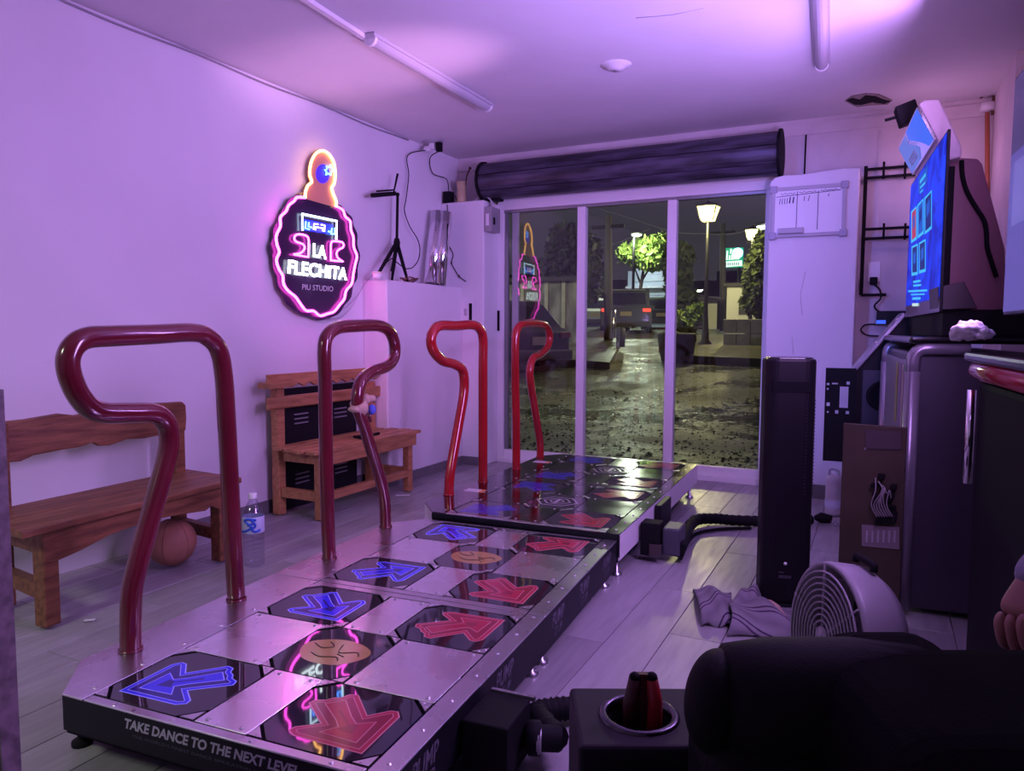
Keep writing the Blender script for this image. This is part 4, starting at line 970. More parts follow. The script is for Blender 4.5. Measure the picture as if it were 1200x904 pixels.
bx1(xl - .034, xl - .030, .0, .02, .05, 1.10, 'edge_strip', bpy.data.materials['silver_paint'], 0)
# open service door with its electronics, hinged on the near corner
q0, q1 = np.array(M1.w(xl - .03, -.03, 0)), np.array(ony(985, 600, 3.40)); q1[2] = 0
dd = (q1 - q0); W_ = np.linalg.norm(dd); dd /= W_; nd = np.array([dd[1], -dd[0], 0]); nd = nd if nd[1] < 0 else -nd
D = MB().frame(q0 + dd * W_ / 2 + np.array([0, 0, .425]), dd, nd, (0, 0, 1), W_, .018, .745).build('service_door', MDF, T, bevel=.003)
def dpt(u, v, off=0.0): return onpl(u, v, q0 + nd * (.009 + off), nd)
MB().prism([dpt(*p_, .001) for p_ in [(1014, 504), (1056, 506), (1056, 527), (1015, 526)]], nd * .004).build('door_tray', mat('tray_dark', (.06, .04, .05), .5), D)
brd = MB()
for k in range(26):
    u = 1024 + rng.uniform(0, 24); v = 558 + rng.uniform(0, 58); s = rng.uniform(.010, .026)
    brd.frame(dpt(u, v, .012), dd, nd, (0, 0, 1), s, .024, s * rng.uniform(.6, 1.5))
brd.build('circuit_board', BLKM, D, kind='stuff')
wr = MB()
for k in range(7):
    u = 1026 + 3 * k; wr.tube(smooth_path([dpt(u, 560 + 4 * k, .026), dpt(u + 6 * math.sin(k), 575, .036), dpt(u - 5, 592, .03), dpt(u + 2, 606, .026)], 4), .0028, 5)
wr.build('wires', mat('grey_wire', (.25, .22, .24), .4), D, kind='stuff')
MB().prism([dpt(*p_, .001) for p_ in [(1010, 615), (1054, 618), (1054, 644), (1010, 640)]], nd * .003).build('terminal_strip', mat('terminal_grey', (.20, .16, .18), .5), D)
b = MB()
for k in range(6): b.frame(dpt(1016 + 6.5 * k, 629, .006), dd, nd, (0, 0, 1), .008, .004, .05)
b.build('terminals', GREYM, D)
MB().lathe([(0, 0), (.006, .0), (.004, .006)], dpt(1014, 526, .0), nd, 10).build('screw', GREYM, D)
# sloping control deck at the far end, with a speaker
yk = 1.28
cp = [M1.near(u, v, yk) for u, v in [(1000, 437), (1060, 370), (1066, 372), (1066, 560), (1003, 560)]]
CD = MB().prism(cp, EY * .22).build('control_deck', BLK, T, bevel=.004)
a, c_ = M1.near(1001, 434, yk), M1.near(1060, 368, yk)
MB().beam(a + EY * .09, c_ + EY * .09, .24, .022, up=(0, 0, 1)).build('deck_edge', bpy.data.materials['silver_paint'], CD, bevel=.004)
for t in (.12, .45, .85):
    MB().lathe([(.012, 0), (.012, .006), (0, .008)], a + (c_ - a) * t + EY * .0 + [0, 0, .012], np.cross(EY, c_ - a) * (1 if np.cross(EY, c_ - a)[2] > 0 else -1), 10).build('deck_bolt', CHROME, CD)
sp = M1.near(1030, 458, yk - .002)
MB().frame(M1.near(1026, 466, yk) - EY * .006, EX, EY, (0, 0, 1), .14, .012, .31).build('speaker_panel', mat('slate_panel', (.045, .045, .065), .4), CD, bevel=.003)
MB().lathe([(.085, .0), (.085, .014), (.072, .016), (.05, -.0), (.02, .008), (0, .01)], M1.near(1034, 464, yk) - EY * .014, -EY, 20).build('speaker', BLKM, CD)
# plate with cut-outs screwed to the deck
def plate_holes(x0, x1, z0, z1, holes, y, th=.006):
    xs = sorted({x0, x1, *[h[0] for h in holes], *[h[1] for h in holes]}); zs = sorted({z0, z1, *[h[2] for h in holes], *[h[3] for h in holes]})
    mb = MB()
    for i in range(len(xs) - 1):
        for j in range(len(zs) - 1):
            cx, cz = (xs[i] + xs[i + 1]) / 2, (zs[j] + zs[j + 1]) / 2
            if any(h[0] < cx < h[1] and h[2] < cz < h[3] for h in holes): continue
            lbox(M1, xs[i], xs[i + 1], y, y + th, zs[j], zs[j + 1], mb)
    return mb
def pn(u, v): q = M1.l(M1.near(u, v, 1.22)); return q[0], q[2]
def hole(u0, v0, u1, v1): a_, b_ = pn(u0, v1), pn(u1, v0); return (a_[0], b_[0], a_[1], b_[1])
(xa, za), (xb_, zb_) = pn(964, 540), pn(1004, 432)
holes = [hole(983.5, 453.5, 994.5, 478), hole(969, 449, 972, 451.5), hole(975, 449, 982, 450.5), hole(992, 447.5, 996, 451), hole(968.5, 472, 972.5, 476), hole(978.5, 481, 982.5, 485), hole(991, 482, 995, 485.5), hole(969, 482, 971, 484), hole(969, 455, 971, 457)]
plate_holes(xa, xb_, za, zb_, holes, 1.22).build('cutout_plate', BLKM, T)
# small black spotlight at the top of the marquee
c = M1.near(1063, 134, .93)
T2 = thing('spotlight', 'small black spotlight clamped at the far end of the pink marquee', 'spotlight', c)
MB().frame(c + EX * .0, np.array([.95, 0, .3]), EY, np.array([-.3, 0, .95]), .095, .09, .10).build('housing', BLKM, T2, bevel=.006)
MB().tube([c + EX * -.10 + [0, 0, -.02], c + EX * .0], .008, 6).build('rod', BLKM, T2)
MB().beam(c + [.02, 0, -.03], c + [.16, -.03, -.05], .02, .02).build('clamp', BLKM, T2)
# tissue and scraps on the shelf
c = M1.l(onz(1136, 397, 1.166)); c = M1.w(*c[:2], 1.166)
b = MB(); 
tis = mat('white_tissue', (.72, .68, .74), .9)
b.ball(c + [0, 0, .019], .030, 40, 28, (1.15, .9, .75)); b.ball(c + [.026, -.01, .012], .018, 24, 16, (1.2, 1, .8)); b.ball(c + [-.024, .01, .012], .018, 24, 16)
o = b.build('crumpled_tissue', tis); tag(o, 'crumpled white tissue on the black shelf below the machine screen', 'tissue')
dm = o.modifiers.new('crumple', 'DISPLACE'); tx_ = bpy.data.textures.new('crumple', 'CLOUDS'); tx_.noise_scale = .013; dm.texture = tx_; dm.strength = .018

# ================================================================== near dance machine (mostly outside the view)
ylast = 2.75
N2 = np.array([.121 * ylast + .006, ylast, 0]) - EY * 1.18
M2 = MFrame(N2)
T = thing('dance_machine', 'near dance arcade machine at the right edge, dim grey-blue screen, red console edge', 'arcade machine', N2)
def bx2(x0, x1, y0, y1, z0, z1, nm, m, bev=.004, par=None): return lbox(M2, x0, x1, y0, y1, z0, z1).build(nm, m, par or T, bevel=bev)
TV2 = bx2(0, .045, 0, 1.18, 1.235, 1.955, 'television', mat('dark_bezel', (.03, .03, .05), .3))
bx2(-.002, -.0004, .01, 1.172, 1.245, 1.72, 'screen', mat('dim_screen_picture', (.03, .03, .05), .25, emit=(.085, .075, .34), es=.85), 0, TV2)
bx2(-.002, -.0004, .01, 1.172, 1.7205, 1.945, 'screen_top', mat('dim_screen_top', (.03, .03, .05), .25, emit=(.045, .035, .12), es=.85), 0, TV2)
bx2(-.003, -.0022, .72, 1.12, 1.50, 1.69, 'screen_window', mat('screen_window_light', (.03, .03, .05), .25, emit=(.13, .12, .42), es=.9), 0, TV2)  # lighter emissive rectangle laid on the dim screen
bx2(.05, .30, .05, 1.1, .9, 2.0, 'rear_housing', HOUS)
bx2(-.06, .45, .02, 1.16, .01, 1.03, 'base_cabinet', BLKM, .02)
bx2(-.10, .45, 0, 1.18, 1.09, 1.12, 'top_shelf', BLKG, .01)
MB().tube(round_path([M2.w(.5, 1.13, 1.065), M2.w(-.07, 1.13, 1.065), M2.w(-.07, .02, 1.065)], .04, 6), .030, 14).build('red_console_edge', mat('red_translucent_edge', (.40, .02, .04), .15, coat=.6), T)
MB().tube([M2.w(-.075, 1.17, .70), M2.w(-.075, 1.17, 1.0)], .014, 10).build('chrome_post', CHROME, T)

# ================================================================== things on the floor, right side
c = np.array([-.345, 3.33, .006])
T = thing('tower_heater', 'tall black tower fan standing on the floor in front of the right pier', 'tower fan', c)
hw = .102
def rr(x0, x1, y0, y1, r, n=5):
    out = []
    for (cx, cy, a0) in [(x1 - r, y1 - r, 0), (x0 + r, y1 - r, PI / 2), (x0 + r, y0 + r, PI), (x1 - r, y0 + r, 1.5 * PI)]:
        for k in range(n + 1): out.append((cx + r * math.cos(a0 + PI / 2 * k / n), cy + r * math.sin(a0 + PI / 2 * k / n)))
    return out
ca, sa = math.cos(.28), math.sin(.28)
def hr(x, y, z): return (c[0] + x * ca - y * sa, c[1] + x * sa + y * ca, z)
MB().prism([hr(a, b_, .03) for a, b_ in rr(-hw, hw, -.09, .09, .05)], (0, 0, 1.04)).build('body', mat('satin_black', (.008, .007, .010), .4, spec=.2), T, bevel=.012)
MB().prism([hr(a, b_, .006) for a, b_ in rr(-hw - .015, hw + .015, -.105, .105, .06)], (0, 0, .026)).build('base', BLKM, T, bevel=.004)
MB().prism([hr(a, b_, 1.045) for a, b_ in rr(-hw + .012, hw - .012, -.08, .08, .04)], (0, 0, .03)).build('top_cap', BLKG, T, bevel=.008)
MB().prism([hr(-.075, -.0905, .93), hr(.075, -.0905, .93), hr(.075, -.0905, .975), hr(-.075, -.0905, .975)], (0, -.002, 0)).build('display_window', BLKG, T)
for k in range(28):
    z_ = .50 + .0145 * k
    MB().prism([hr(hw - .045, -.091, z_), hr(hw + .0005, -.045, z_), hr(hw + .0005, -.045, z_ + .006), hr(hw - .045, -.091, z_ + .006)], (.002, -.002, 0)).build('vent_slat', mat('vent_slat_black', (.03, .02, .035), .3) if k == 0 else bpy.data.materials['vent_slat_black'], T)
MB().lathe([(0, .003), (.006, .003), (.007, 0)], hr(-.005, -.0905, .205), (sa, -ca, 0), 12).build('white_button', WHITEP, T, label='small round white button')
b = MB()
for k, (z_, w_) in enumerate([(.165, .02), (.15, .05), (.143, .05)]): b.prism([hr(-.03, -.0906, z_), hr(-.03 + w_, -.0906, z_), hr(-.03 + w_, -.0906, z_ + .003), hr(-.03, -.0906, z_ + .003)], (0, -.0005, 0))
b.build('fine_print', LETDIM, T)

# floor fan
fc = atd(994, 742, 2.25); fc[2] = .245
na = -RGT * math.sin(math.radians(86)) - _fh * math.cos(math.radians(86)); na[2] = .10; na /= np.linalg.norm(na)
u_ = np.cross(na, [0, 0, 1.0]); u_ /= np.linalg.norm(u_); v_ = np.cross(u_, na)
if v_[2] < 0: v_ = -v_
T = thing('floor_fan', 'grey round floor fan with ringed grille beside the open service door', 'fan', (fc[0], fc[1], 0))
FANP = mat('grey_fan_plastic', (.27, .255, .285), .4)
R_ = .225
MB().lathe([(R_ - .012, .075), (R_, .075), (R_ + .004, .06), (R_, -.03), (R_ - .03, -.075), (R_ - .04, -.075), (R_ - .012, -.03), (R_ - .012, .075)], fc, na, 40).build('drum', FANP, T)
for k in range(10):
    r_ = .03 + .0185 * k; MB().tube([fc + na * (.085 - .00 * k) + (u_ * math.cos(a) + v_ * math.sin(a)) * r_ for a in np.linspace(0, 2 * PI, 28, endpoint=False)], .0035, 5, closed=True).build('grille_ring', FANP, T)
for k in range(6):
    a = k * PI / 3 + .3; MB().beam(fc + na * .082 + (u_ * math.cos(a) + v_ * math.sin(a)) * .03, fc + na * .078 + (u_ * math.cos(a) + v_ * math.sin(a)) * (R_ - .008), .006, .006, up=na).build('grille_spoke', FANP, T)
MB().lathe([(0, .092), (.028, .09), (.032, .078), (0, .076)], fc, na, 18).build('grille_cap', FANP, T)
for k in range(5):
    a = k * 2 * PI / 5; e1 = u_ * math.cos(a) + v_ * math.sin(a); e2 = -u_ * math.sin(a) + v_ * math.cos(a)
    MB().prism([fc + e1 * .03 - e2 * .02 + na * .03, fc + e1 * .18 - e2 * .06 + na * .02, fc + e1 * .185 + e2 * .05 + na * -.01, fc + e1 * .04 + e2 * .025 + na * 0], na * .003).build('blade', mat('dark_blade', (.05, .045, .055), .4) if k == 0 else bpy.data.materials['dark_blade'], T)
MB().lathe([(0, .035), (.035, .03), (.04, 0), (.055, -.01), (.055, -.08), (.03, -.10), (0, -.10)], fc, na, 18).build('motor', BLKM, T)
MB().lathe([(R_ - .04, -.076), (R_ - .038, -.08), (.05, -.085), (.05, -.08)], fc, na, 30).build('rear_guard', BLKM, T)
b = MB(); b.box(fc[0] - .12, fc[0] + .12, fc[1] - .02, fc[1] + .02, .006, .03); b.box(fc[0] - .02, fc[0] + .02, fc[1] - .14, fc[1] + .14, .006, .03); b.build('base', BLKM, T, bevel=.004)
hd = fc + v_ * (R_ + .004); MB().tube(round_path([hd - u_ * .05 - na * .02, hd - u_ * .05 + v_ * .02 - na * .02, hd + u_ * .05 + v_ * .02 - na * .02, hd + u_ * .05 - na * .02], .015, 4), .011, 8).build('carry_handle', BLKM, T)

# striped blanket dropped on the floor
def cloth(corners, nu, nv, hfun):
    c = [np.array(p) for p in corners]; v = []; f = []
    for i in range(nu + 1):
        for j in range(nv + 1):
            s, t = i / nu, j / nv; p = (c[0] * (1 - s) + c[1] * s) * (1 - t) + (c[3] * (1 - s) + c[2] * s) * t
            h, ox, oy = hfun(s, t); v.append(p + np.array([ox, oy, h]))
    for i in range(nu):
        for j in range(nv): q = i * (nv + 1) + j; f.append((q, q + nv + 1, q + nv + 2, q + 1))
    mb = MB(); mb.add(v, f, True); return mb
def stripes(name, scale, rot):
    M = bpy.data.materials.new(name); M.use_nodes = True; nt = M.node_tree; N = nt.nodes; L = nt.links; b = N['Principled BSDF']; b.inputs['Roughness'].default_value = .9
    tc = N.new('ShaderNodeTexCoord'); mp = N.new('ShaderNodeMapping'); mp.inputs['Rotation'].default_value = (0, 0, rot); wv = N.new('ShaderNodeTexWave'); wv.inputs['Scale'].default_value = scale; wv.inputs['Distortion'].default_value = 0.0
    wv.wave_profile = 'SAW'; L.new(tc.outputs['Object'], mp.inputs['Vector']); L.new(mp.outputs[0], wv.inputs['Vector'])
    r = N.new('ShaderNodeValToRGB'); e = r.color_ramp.elements; e[0].position = 0; e[0].color = (.03, .015, .05, 1); e[1].position = .07; e[1].color = (.20, .185, .21, 1)
    x = e.new(.055); x.color = (.04, .02, .06, 1); x = e.new(.16); x.color = (.21, .19, .22, 1); x = e.new(.18); x.color = (.05, .025, .07, 1); x = e.new(.225); x.color = (.05, .025, .07, 1); x = e.new(.24); x.color = (.21, .19, .22, 1); x = e.new(.6); x.color = (.14, .125, .155, 1); x = e.new(.95); x.color = (.20, .19, .21, 1)
    L.new(wv.outputs['Color'], r.inputs['Fac']); L.new(r.outputs['Color'], b.inputs['Base Color']); return M
T = thing('striped_blanket', 'crumpled grey and purple striped blanket on the floor beside the tower fan', 'blanket', onz(860, 725))
S1, S2 = stripes('striped_cloth_a', 2.6, .3), stripes('striped_cloth_b', 2.4, 1.9)
o = cloth([onz(822, 736), onz(858, 736), onz(856, 698), onz(812, 692)], 14, 12, lambda s, t: (.012 + .05 * math.sin(PI * min(1, t * 1.0)) ** .5 * (.5 + .5 * math.sin(PI * s)) + .01 * math.sin(9 * s + 4 * t), 0, .008 * math.sin(7 * s))).build('left_fold', S1, T); md = o.modifiers.new('solid', 'SOLIDIFY'); md.thickness = .01
o = cloth([onz(852, 748), onz(940, 752), onz(934, 716), onz(862, 706)], 24, 14, lambda s, t: (.012 + .075 * math.sin(PI * t) ** .7 * (.45 + .3 * math.sin(3.1 * s + .4) + .25 * math.sin(9 * s + 5 * t)) ** 1, .01 * math.sin(8 * t), .015 * math.sin(6 * s))).build('right_fold', S2, T); md = o.modifiers.new('solid', 'SOLIDIFY'); md.thickness = .01
o = cloth([onz(852, 722), onz(900, 722), onz(896, 700), onz(868, 700)], 14, 8, lambda s, t: (.03 + .06 * math.sin(PI * s) * math.sin(PI * t) + .012 * math.sin(12 * s), 0, 0)).build('twisted_middle', S2, T); md = o.modifiers.new('solid', 'SOLIDIFY'); md.thickness = .01
for k in range(5):
    a = onz(893 + 2 * k, 706 + 3 * k, .05); MB().tube(smooth_path([a, a + np.array([.03, .0, .01]), a + np.array([.07, .005 * k, -.01 - .003 * k])], 4), .006, 6, radii=None).build('fringe', bpy.data.materials['cream_cloth'], T)

# cables and connectors at the platforms
c = onz(575, 848)
T = thing('platform_connector', 'black connector box under the near platform edge with ribbed hose plugged in', 'connector', c)
bc = np.array(NP.o + NP.ex * 1.01 + NP.ey * .40); 
MB().frame(bc + [0, 0, .095], NP.ex, NP.ey, (0, 0, 1), .13, .17, .15).build('box', BLKM, T, bevel=.006)
MB().frame(bc + NP.ex * .01 + NP.ey * .09 + [0, 0, .17], NP.ex, NP.ey, (0, 0, 1), .13, .012, .012).build('top_edge', STEELD, T)
pc = bc + NP.ex * .07 + NP.ey * .03 + [0, 0, .09]
MB().lathe([(.03, 0), (.045, .01), (.045, .04), (.034, .045), (.034, .09), (.028, .10)], pc, NP.ex * .9 + NP.ey * .3, 16).build('round_plug', BLKM, T)
b = MB(); b.lathe([(.034, 0), (.038, .008), (.034, .016)], pc + NP.ex * .03, NP.ex * .9 + NP.ey * .3, 16); b.build('plug_ring', GREYM, T)
def hose(pts, r, name, mt, parent=None, pitch=.012):
    P = smooth_path(pts, 10); rad = [r * (1.0 + .10 * math.sin(i * 2.4)) for i in range(len(P))]
    return MB().tube(P, r, 10, radii=rad).build(name, mt, parent)
tag(hose([pc + NP.ex * .08 + NP.ey * .03, onz(630, 838, .05), onz(650, 832, .045), onz(680, 830, .045), onz(720, 830, .045), onz(770, 826, .045)], .034, 'ribbed_hose', BLKM), 'black ribbed hose from the near platform towards the armchair', 'hose')
c = onz(776, 622)
T = thing('platform_connector', 'black cable box hanging off the white side of the far platform', 'connector', c)
fb = FP_.o + FP_.ex * 1.0 + FP_.ey * .36
MB().frame(fb + [0, 0, .12], FP_.ex, FP_.ey, (0, 0, 1), .10, .10, .17).build('box', BLKM, T, bevel=.006)
MB().frame(fb + FP_.ex * .03 - FP_.ey * .05 + [0, 0, .07], FP_.ex, FP_.ey, (0, 0, 1), .06, .02, .06).build('face_plate', mat('connector_face', (.07, .05, .05), .4), T)
MB().frame(fb + FP_.ex * .10 + FP_.ey * .06 + [0, 0, .11], FP_.ex, FP_.ey, (0, 0, 1), .09, .16, .14).build('side_box', mat('slate_connector', (.06, .06, .085), .45), T, bevel=.01)
MB().frame(FP_.o + FP_.ex * .962 + FP_.ey * .78 + [0, 0, .15], FP_.ex, FP_.ey, (0, 0, 1), .036, .26, .14).build('clip_box', BLK, T, bevel=.004)
tag(hose([fb + FP_.ex * .14 + [0, 0, .08], onz(812, 612, .05), onz(835, 608, .04), onz(860, 610, .035), onz(895, 611, .035), onz(930, 611, .03), onz(950, 609, .03)], .032, 'ribbed_hose', BLKM), 'black ribbed hose from the far platform running behind the tower fan', 'hose')
tag(MB().tube(smooth_path([fb + FP_.ex * .15 + [0, 0, .03], onz(812, 628, .015), onz(838, 621, .015), onz(880, 619, .015)], 5), .010, 8).build('thin_cable', BLKM), 'thin black cable lying beside the far platform hose', 'cable')
c = onz(966, 607)
T = thing('power_plug', 'black plug with clear connector on the floor right of the tower fan', 'plug', c)
MB().tube([onz(955, 607, .035), onz(962, 607, .035), onz(974, 609, .035)], .03, 12, radii=[.014, .034, .026]).build('body', BLKM, T)
for k in range(4): MB().ball(onz(976 + 3 * k, 612 + 3 * (k % 2), .03), .016, 8, 6).build('clear_lump', PLASTIC, T)
c = onz(976, 604)
T = thing('plastic_jug', 'pale translucent plastic jug on the floor behind the brown service door', 'jug', c)
jm = mat('milky_plastic', (.62, .60, .66), .3, trans=.25)
MB().lathe([(0, .006), (.045, .006), (.05, .02), (.05, .23), (.046, .25), (.03, .265), (0, .265)], c, seg=20).build('body', jm, T)
MB().lathe([(.051, .05), (.0515, .055), (.0515, .10), (.051, .105)], c, seg=20).build('label_band', LABW, T)
MB().tube(round_path([c + [-.03, 0, .255], c + [-.03, 0, .31], c + [.03, 0, .29], c + [.03, 0, .255]], .02, 4), .007, 8).build('handle', jm, T)

# ================================================================== armchair with cup holder (dark foreground)
AO = np.array([0, 0, 0.0])
def ar(x, d, z): return _rt * x + _fh * d + np.array([0, 0, z])
T = thing('armchair', 'black upholstered armchair with a cup-holder console in the near right foreground', 'armchair', ar(.5, 1.0, 0))
def abox(x0, x1, d0, d1, z0, z1, nm, m, bev, par=None, seg=5): return MB().frame(ar((x0 + x1) / 2, (d0 + d1) / 2, (z0 + z1) / 2), _rt, _fh, (0, 0, 1), x1 - x0, d1 - d0, z1 - z0).build(nm, m, par or T, bevel=bev, segs=seg)
zc = .548
# console as four blocks round the cup well
cx, cdp, cr = .212, 1.175, .055
n_ = 24; top = []; outer = []
ring = MB()
sq = []
for k in range(n_):
    a = 2 * PI * k / n_; ca_, sa_ = math.cos(a), math.sin(a); m_ = max(abs(ca_), abs(sa_)); sq.append((cx + .108 * ca_ / m_, cdp + .095 * sa_ / m_))
v = [ar(cx + cr * math.cos(2 * PI * k / n_), cdp + cr * math.sin(2 * PI * k / n_), zc) for k in range(n_)] + [ar(a, b_, zc) for a, b_ in sq] + [ar(a, b_, .0) for a, b_ in sq] + [ar(cx + cr * .9 * math.cos(2 * PI * k / n_), cdp + cr * .9 * math.sin(2 * PI * k / n_), zc - .09) for k in range(n_)]
f = []
for k in range(n_):
    j = (k + 1) % n_; f += [(k, j, n_ + j, n_ + k), (n_ + k, n_ + j, 2 * n_ + j, 2 * n_ + k), (k, 3 * n_ + k, 3 * n_ + j, j)]
f.append(tuple(3 * n_ + k for k in range(n_)))
ring.add(v, f); ring.build('console', mat('slate_vinyl', (.022, .020, .027), .6, spec=.2), T, bevel=.008, segs=3)
MB().lathe([(cr - .003, -.01), (cr - .002, .003), (cr + .004, .006), (cr + .011, .003), (cr + .012, -.001)], ar(cx, cdp, zc), seg=32).build('cup_holder_rim', mat('dark_chrome', (.09, .085, .10), .25, metal=1), T)
MB().tube([ar(.283, .99, .668), ar(.308, .99, .668), ar(.66, .99, .668)], .088, 24, radii=[.07, .088, .092]).ball(ar(.285, .99, .668), .071, 20, 12, (.6, 1, 1)).build('arm_roll', LEATH, T, subsurf=1)
abox(.26, .66, .90, 1.08, .02, .64, 'arm_body', LEATH, .05)
abox(.09, .34, .86, 1.075, .02, .535, 'front_pad', LEATH, .05)
abox(.40, 1.05, .70, 1.04, .02, .745, 'back_cushion', FABK, .07)
abox(.46, .66, .92, 1.14, .05, .725, 'side_cushion', FABK, .06)
# red-handled pliers in the cup holder
T = thing('red_pliers', 'pliers with dark red grips standing in the cup holder', 'pliers', ar(cx - .01, cdp, zc - .08))
for s, m_ in ((-1, mat('dark_red_grip', (.05, .005, .008), .4)), (1, REDP)):
    MB().tube([ar(cx + .006 + s * .016, cdp - .0, zc - .085), ar(cx + .006 + s * .020, cdp, zc + .02), ar(cx + .006 + s * .014, cdp, zc + .062)], .012, 10, radii=[.014, .013, .010]).build('grip', m_, T)
    MB().ball(ar(cx + .006 + s * .014, cdp, zc + .063), .010, 10, 8).build('grip_tip', BLKM, T)
MB().frame(ar(cx + .006, cdp + .002, zc + .02), _rt, _fh, (0, 0, 1), .034, .010, .10).build('jaw_plate', mat('dark_red_plate', (.06, .005, .01), .4), T)

# ================================================================== seated person, only hand and sleeve in view
def skin_mesh(name, verts, edges, radii, material, parent, sub=2, root=0):
    V = np.array(verts, float); org = V.mean(0)
    me = bpy.data.meshes.new(name); me.from_pydata([tuple(p) for p in V - org], edges, []); me.update()
    o = bpy.data.objects.new(name, me); COL.objects.link(o)
    md = o.modifiers.new('skin', 'SKIN'); md.use_smooth_shade = True
    for i, r in enumerate(radii): me.skin_vertices[0].data[i].radius = (r, r) if not isinstance(r, tuple) else r
    me.skin_vertices[0].data[root].use_root = True
    ms = o.modifiers.new('sub', 'SUBSURF'); ms.levels = sub; ms.render_levels = sub
    me.materials.append(material); o.parent = parent; o.location = org - WORG[parent.name]; WORG[o.name] = org
    return o
wr_ = ar(.812, 1.115, .795)
T = thing('person', 'person at right edge resting a loosely closed hand, pale long sleeve', 'person', wr_)
hdv = ar(.762, 1.085, .735) - wr_; hdv /= np.linalg.norm(hdv)      # direction wrist -> knuckles
sdv = _fh * 1.0; sdv = sdv - hdv * (sdv @ hdv); sdv /= np.linalg.norm(sdv)   # across the knuckles
bkv = np.cross(sdv, hdv); bkv = bkv if bkv @ _rt < 0 else -bkv      # back of the hand (towards the left)
elb = ar(1.04, 1.13, .93)
kn = wr_ + hdv * .070
verts = [elb, elb * .5 + wr_ * .5, wr_, wr_ + hdv * .035, kn - sdv * .0]
skin_mesh('palm', [wr_ - hdv * .05, wr_, wr_ + hdv * .040, kn], [(0, 1), (1, 2), (2, 3)], [.025, (.028, .020), (.036, .017), (.036, .015)], SKIN, T)
fl = [.034, .038, .036, .029]
for k in range(4):
    b0 = kn - hdv * .012 + sdv * (.029 - .0195 * k)
    L_ = fl[k]; pv = -bkv
    p1 = b0 + hdv * .018 + bkv * .003; p2 = p1 + (hdv * .75 + pv * .65) * L_; p3 = p2 + (-hdv * .35 + pv * .9) * L_ * .62; p4 = p3 + (-hdv * .95 + pv * .1) * L_ * .5
    skin_mesh('finger', [b0, p1, p2, p3, p4], [(0, 1), (1, 2), (2, 3), (3, 4)], [.0092, .0096, .0088, .0080, .0070], SKIN, T)
t0 = wr_ + hdv * .02 - sdv * .030; 
skin_mesh('thumb', [t0, t0 + hdv * .03 - sdv * .018 - bkv * .012, t0 + hdv * .060 - sdv * .012 - bkv * .028, t0 + hdv * .082 - sdv * .0 - bkv * .036], [(0, 1), (1, 2), (2, 3)], [.013, .0125, .011, .0085], SKIN, T)
sh = elb + _rt * .16 + np.array([0, 0, .27]) - _fh * .05
skin_mesh('sleeve', [wr_ + hdv * .022, wr_ - hdv * .03, elb * .45 + wr_ * .55, elb, sh * .5 + elb * .5, sh], [(0, 1), (1, 2), (2, 3), (3, 4), (4, 5)], [.038, .038, .042, .050, .058, .066], SLEEVE, T)

# ================================================================== the street outside
def gz(y):      # the street climbs away from the shop
    ks = [(5.9, -.02), (9.5, 0), (18, .80), (31, 1.25), (60, 2.0), (120, 3.0)]
    for (a, za), (b_, zb2) in zip(ks, ks[1:]):
        if y <= b_: return za + (zb2 - za) * max(0, (y - a) / (b_ - a))
    return 3.0
def og(u, y, h=0.0): p = ony(u, 400, y); return np.array([p[0], y, gz(y) + h])
def oz(u, v, y): return ony(u, v, y)
def asphalt():
    M = bpy.data.materials.new('wet_asphalt'); M.use_nodes = True; nt = M.node_tree; N = nt.nodes; L = nt.links; b = N['Principled BSDF']
    tc = N.new('ShaderNodeTexCoord'); mp = N.new('ShaderNodeMapping'); L.new(tc.outputs['Object'], mp.inputs['Vector'])
    n1 = N.new('ShaderNodeTexNoise'); n1.inputs['Scale'].default_value = 1.1; n1.inputs['Detail'].default_value = 4; L.new(mp.outputs[0], n1.inputs['Vector'])
    n2 = N.new('ShaderNodeTexNoise'); n2.inputs['Scale'].default_value = 24; n2.inputs['Detail'].default_value = 5; L.new(mp.outputs[0], n2.inputs['Vector'])
    vo = N.new('ShaderNodeTexVoronoi'); vo.inputs['Scale'].default_value = 42; L.new(mp.outputs[0], vo.inputs['Vector'])
    r = N.new('ShaderNodeValToRGB'); r.color_ramp.elements[0].color = (.020, .020, .017, 1); r.color_ramp.elements[1].color = (.17, .165, .13, 1)
    
    n3 = N.new('ShaderNodeTexNoise'); n3.inputs['Scale'].default_value = 13.0; n3.inputs['Detail'].default_value = 8; n3.inputs['Roughness'].default_value = .8; L.new(mp.outputs[0], n3.inputs['Vector'])
    L.new(n3.outputs['Fac'], r.inputs['Fac']); r.color_ramp.elements[0].position = .40; r.color_ramp.elements[1].position = .60; L.new(r.outputs[0], b.inputs['Base Color'])
    m = N.new('ShaderNodeMapRange'); m.inputs[1].default_value = .42; m.inputs[2].default_value = .58; m.inputs[3].default_value = .12; m.inputs[4].default_value = .62
    nm = N.new('ShaderNodeMath'); nm.operation = 'MULTIPLY_ADD'; nm.inputs[1].default_value = .45
    ns = N.new('ShaderNodeMath'); ns.operation = 'MULTIPLY'; ns.inputs[1].default_value = .55; L.new(n1.outputs['Fac'], ns.inputs[0]); L.new(n3.outputs['Fac'], nm.inputs[0]); L.new(ns.outputs[0], nm.inputs[2]); L.new(nm.outputs[0], m.inputs[0]); L.new(m.outputs[0], b.inputs['Roughness']); b.inputs['Specular IOR Level'].default_value = .9
    ad = N.new('ShaderNodeMath'); ad.operation = 'ADD'; L.new(n2.outputs['Fac'], ad.inputs[0]); L.new(vo.outputs['Distance'], ad.inputs[1])
    bp = N.new('ShaderNodeBump'); bp.inputs['Strength'].default_value = .9; bp.inputs['Distance'].default_value = .03
    L.new(ad.outputs[0], bp.inputs['Height']); L.new(bp.outputs[0], b.inputs['Normal'])
    return M
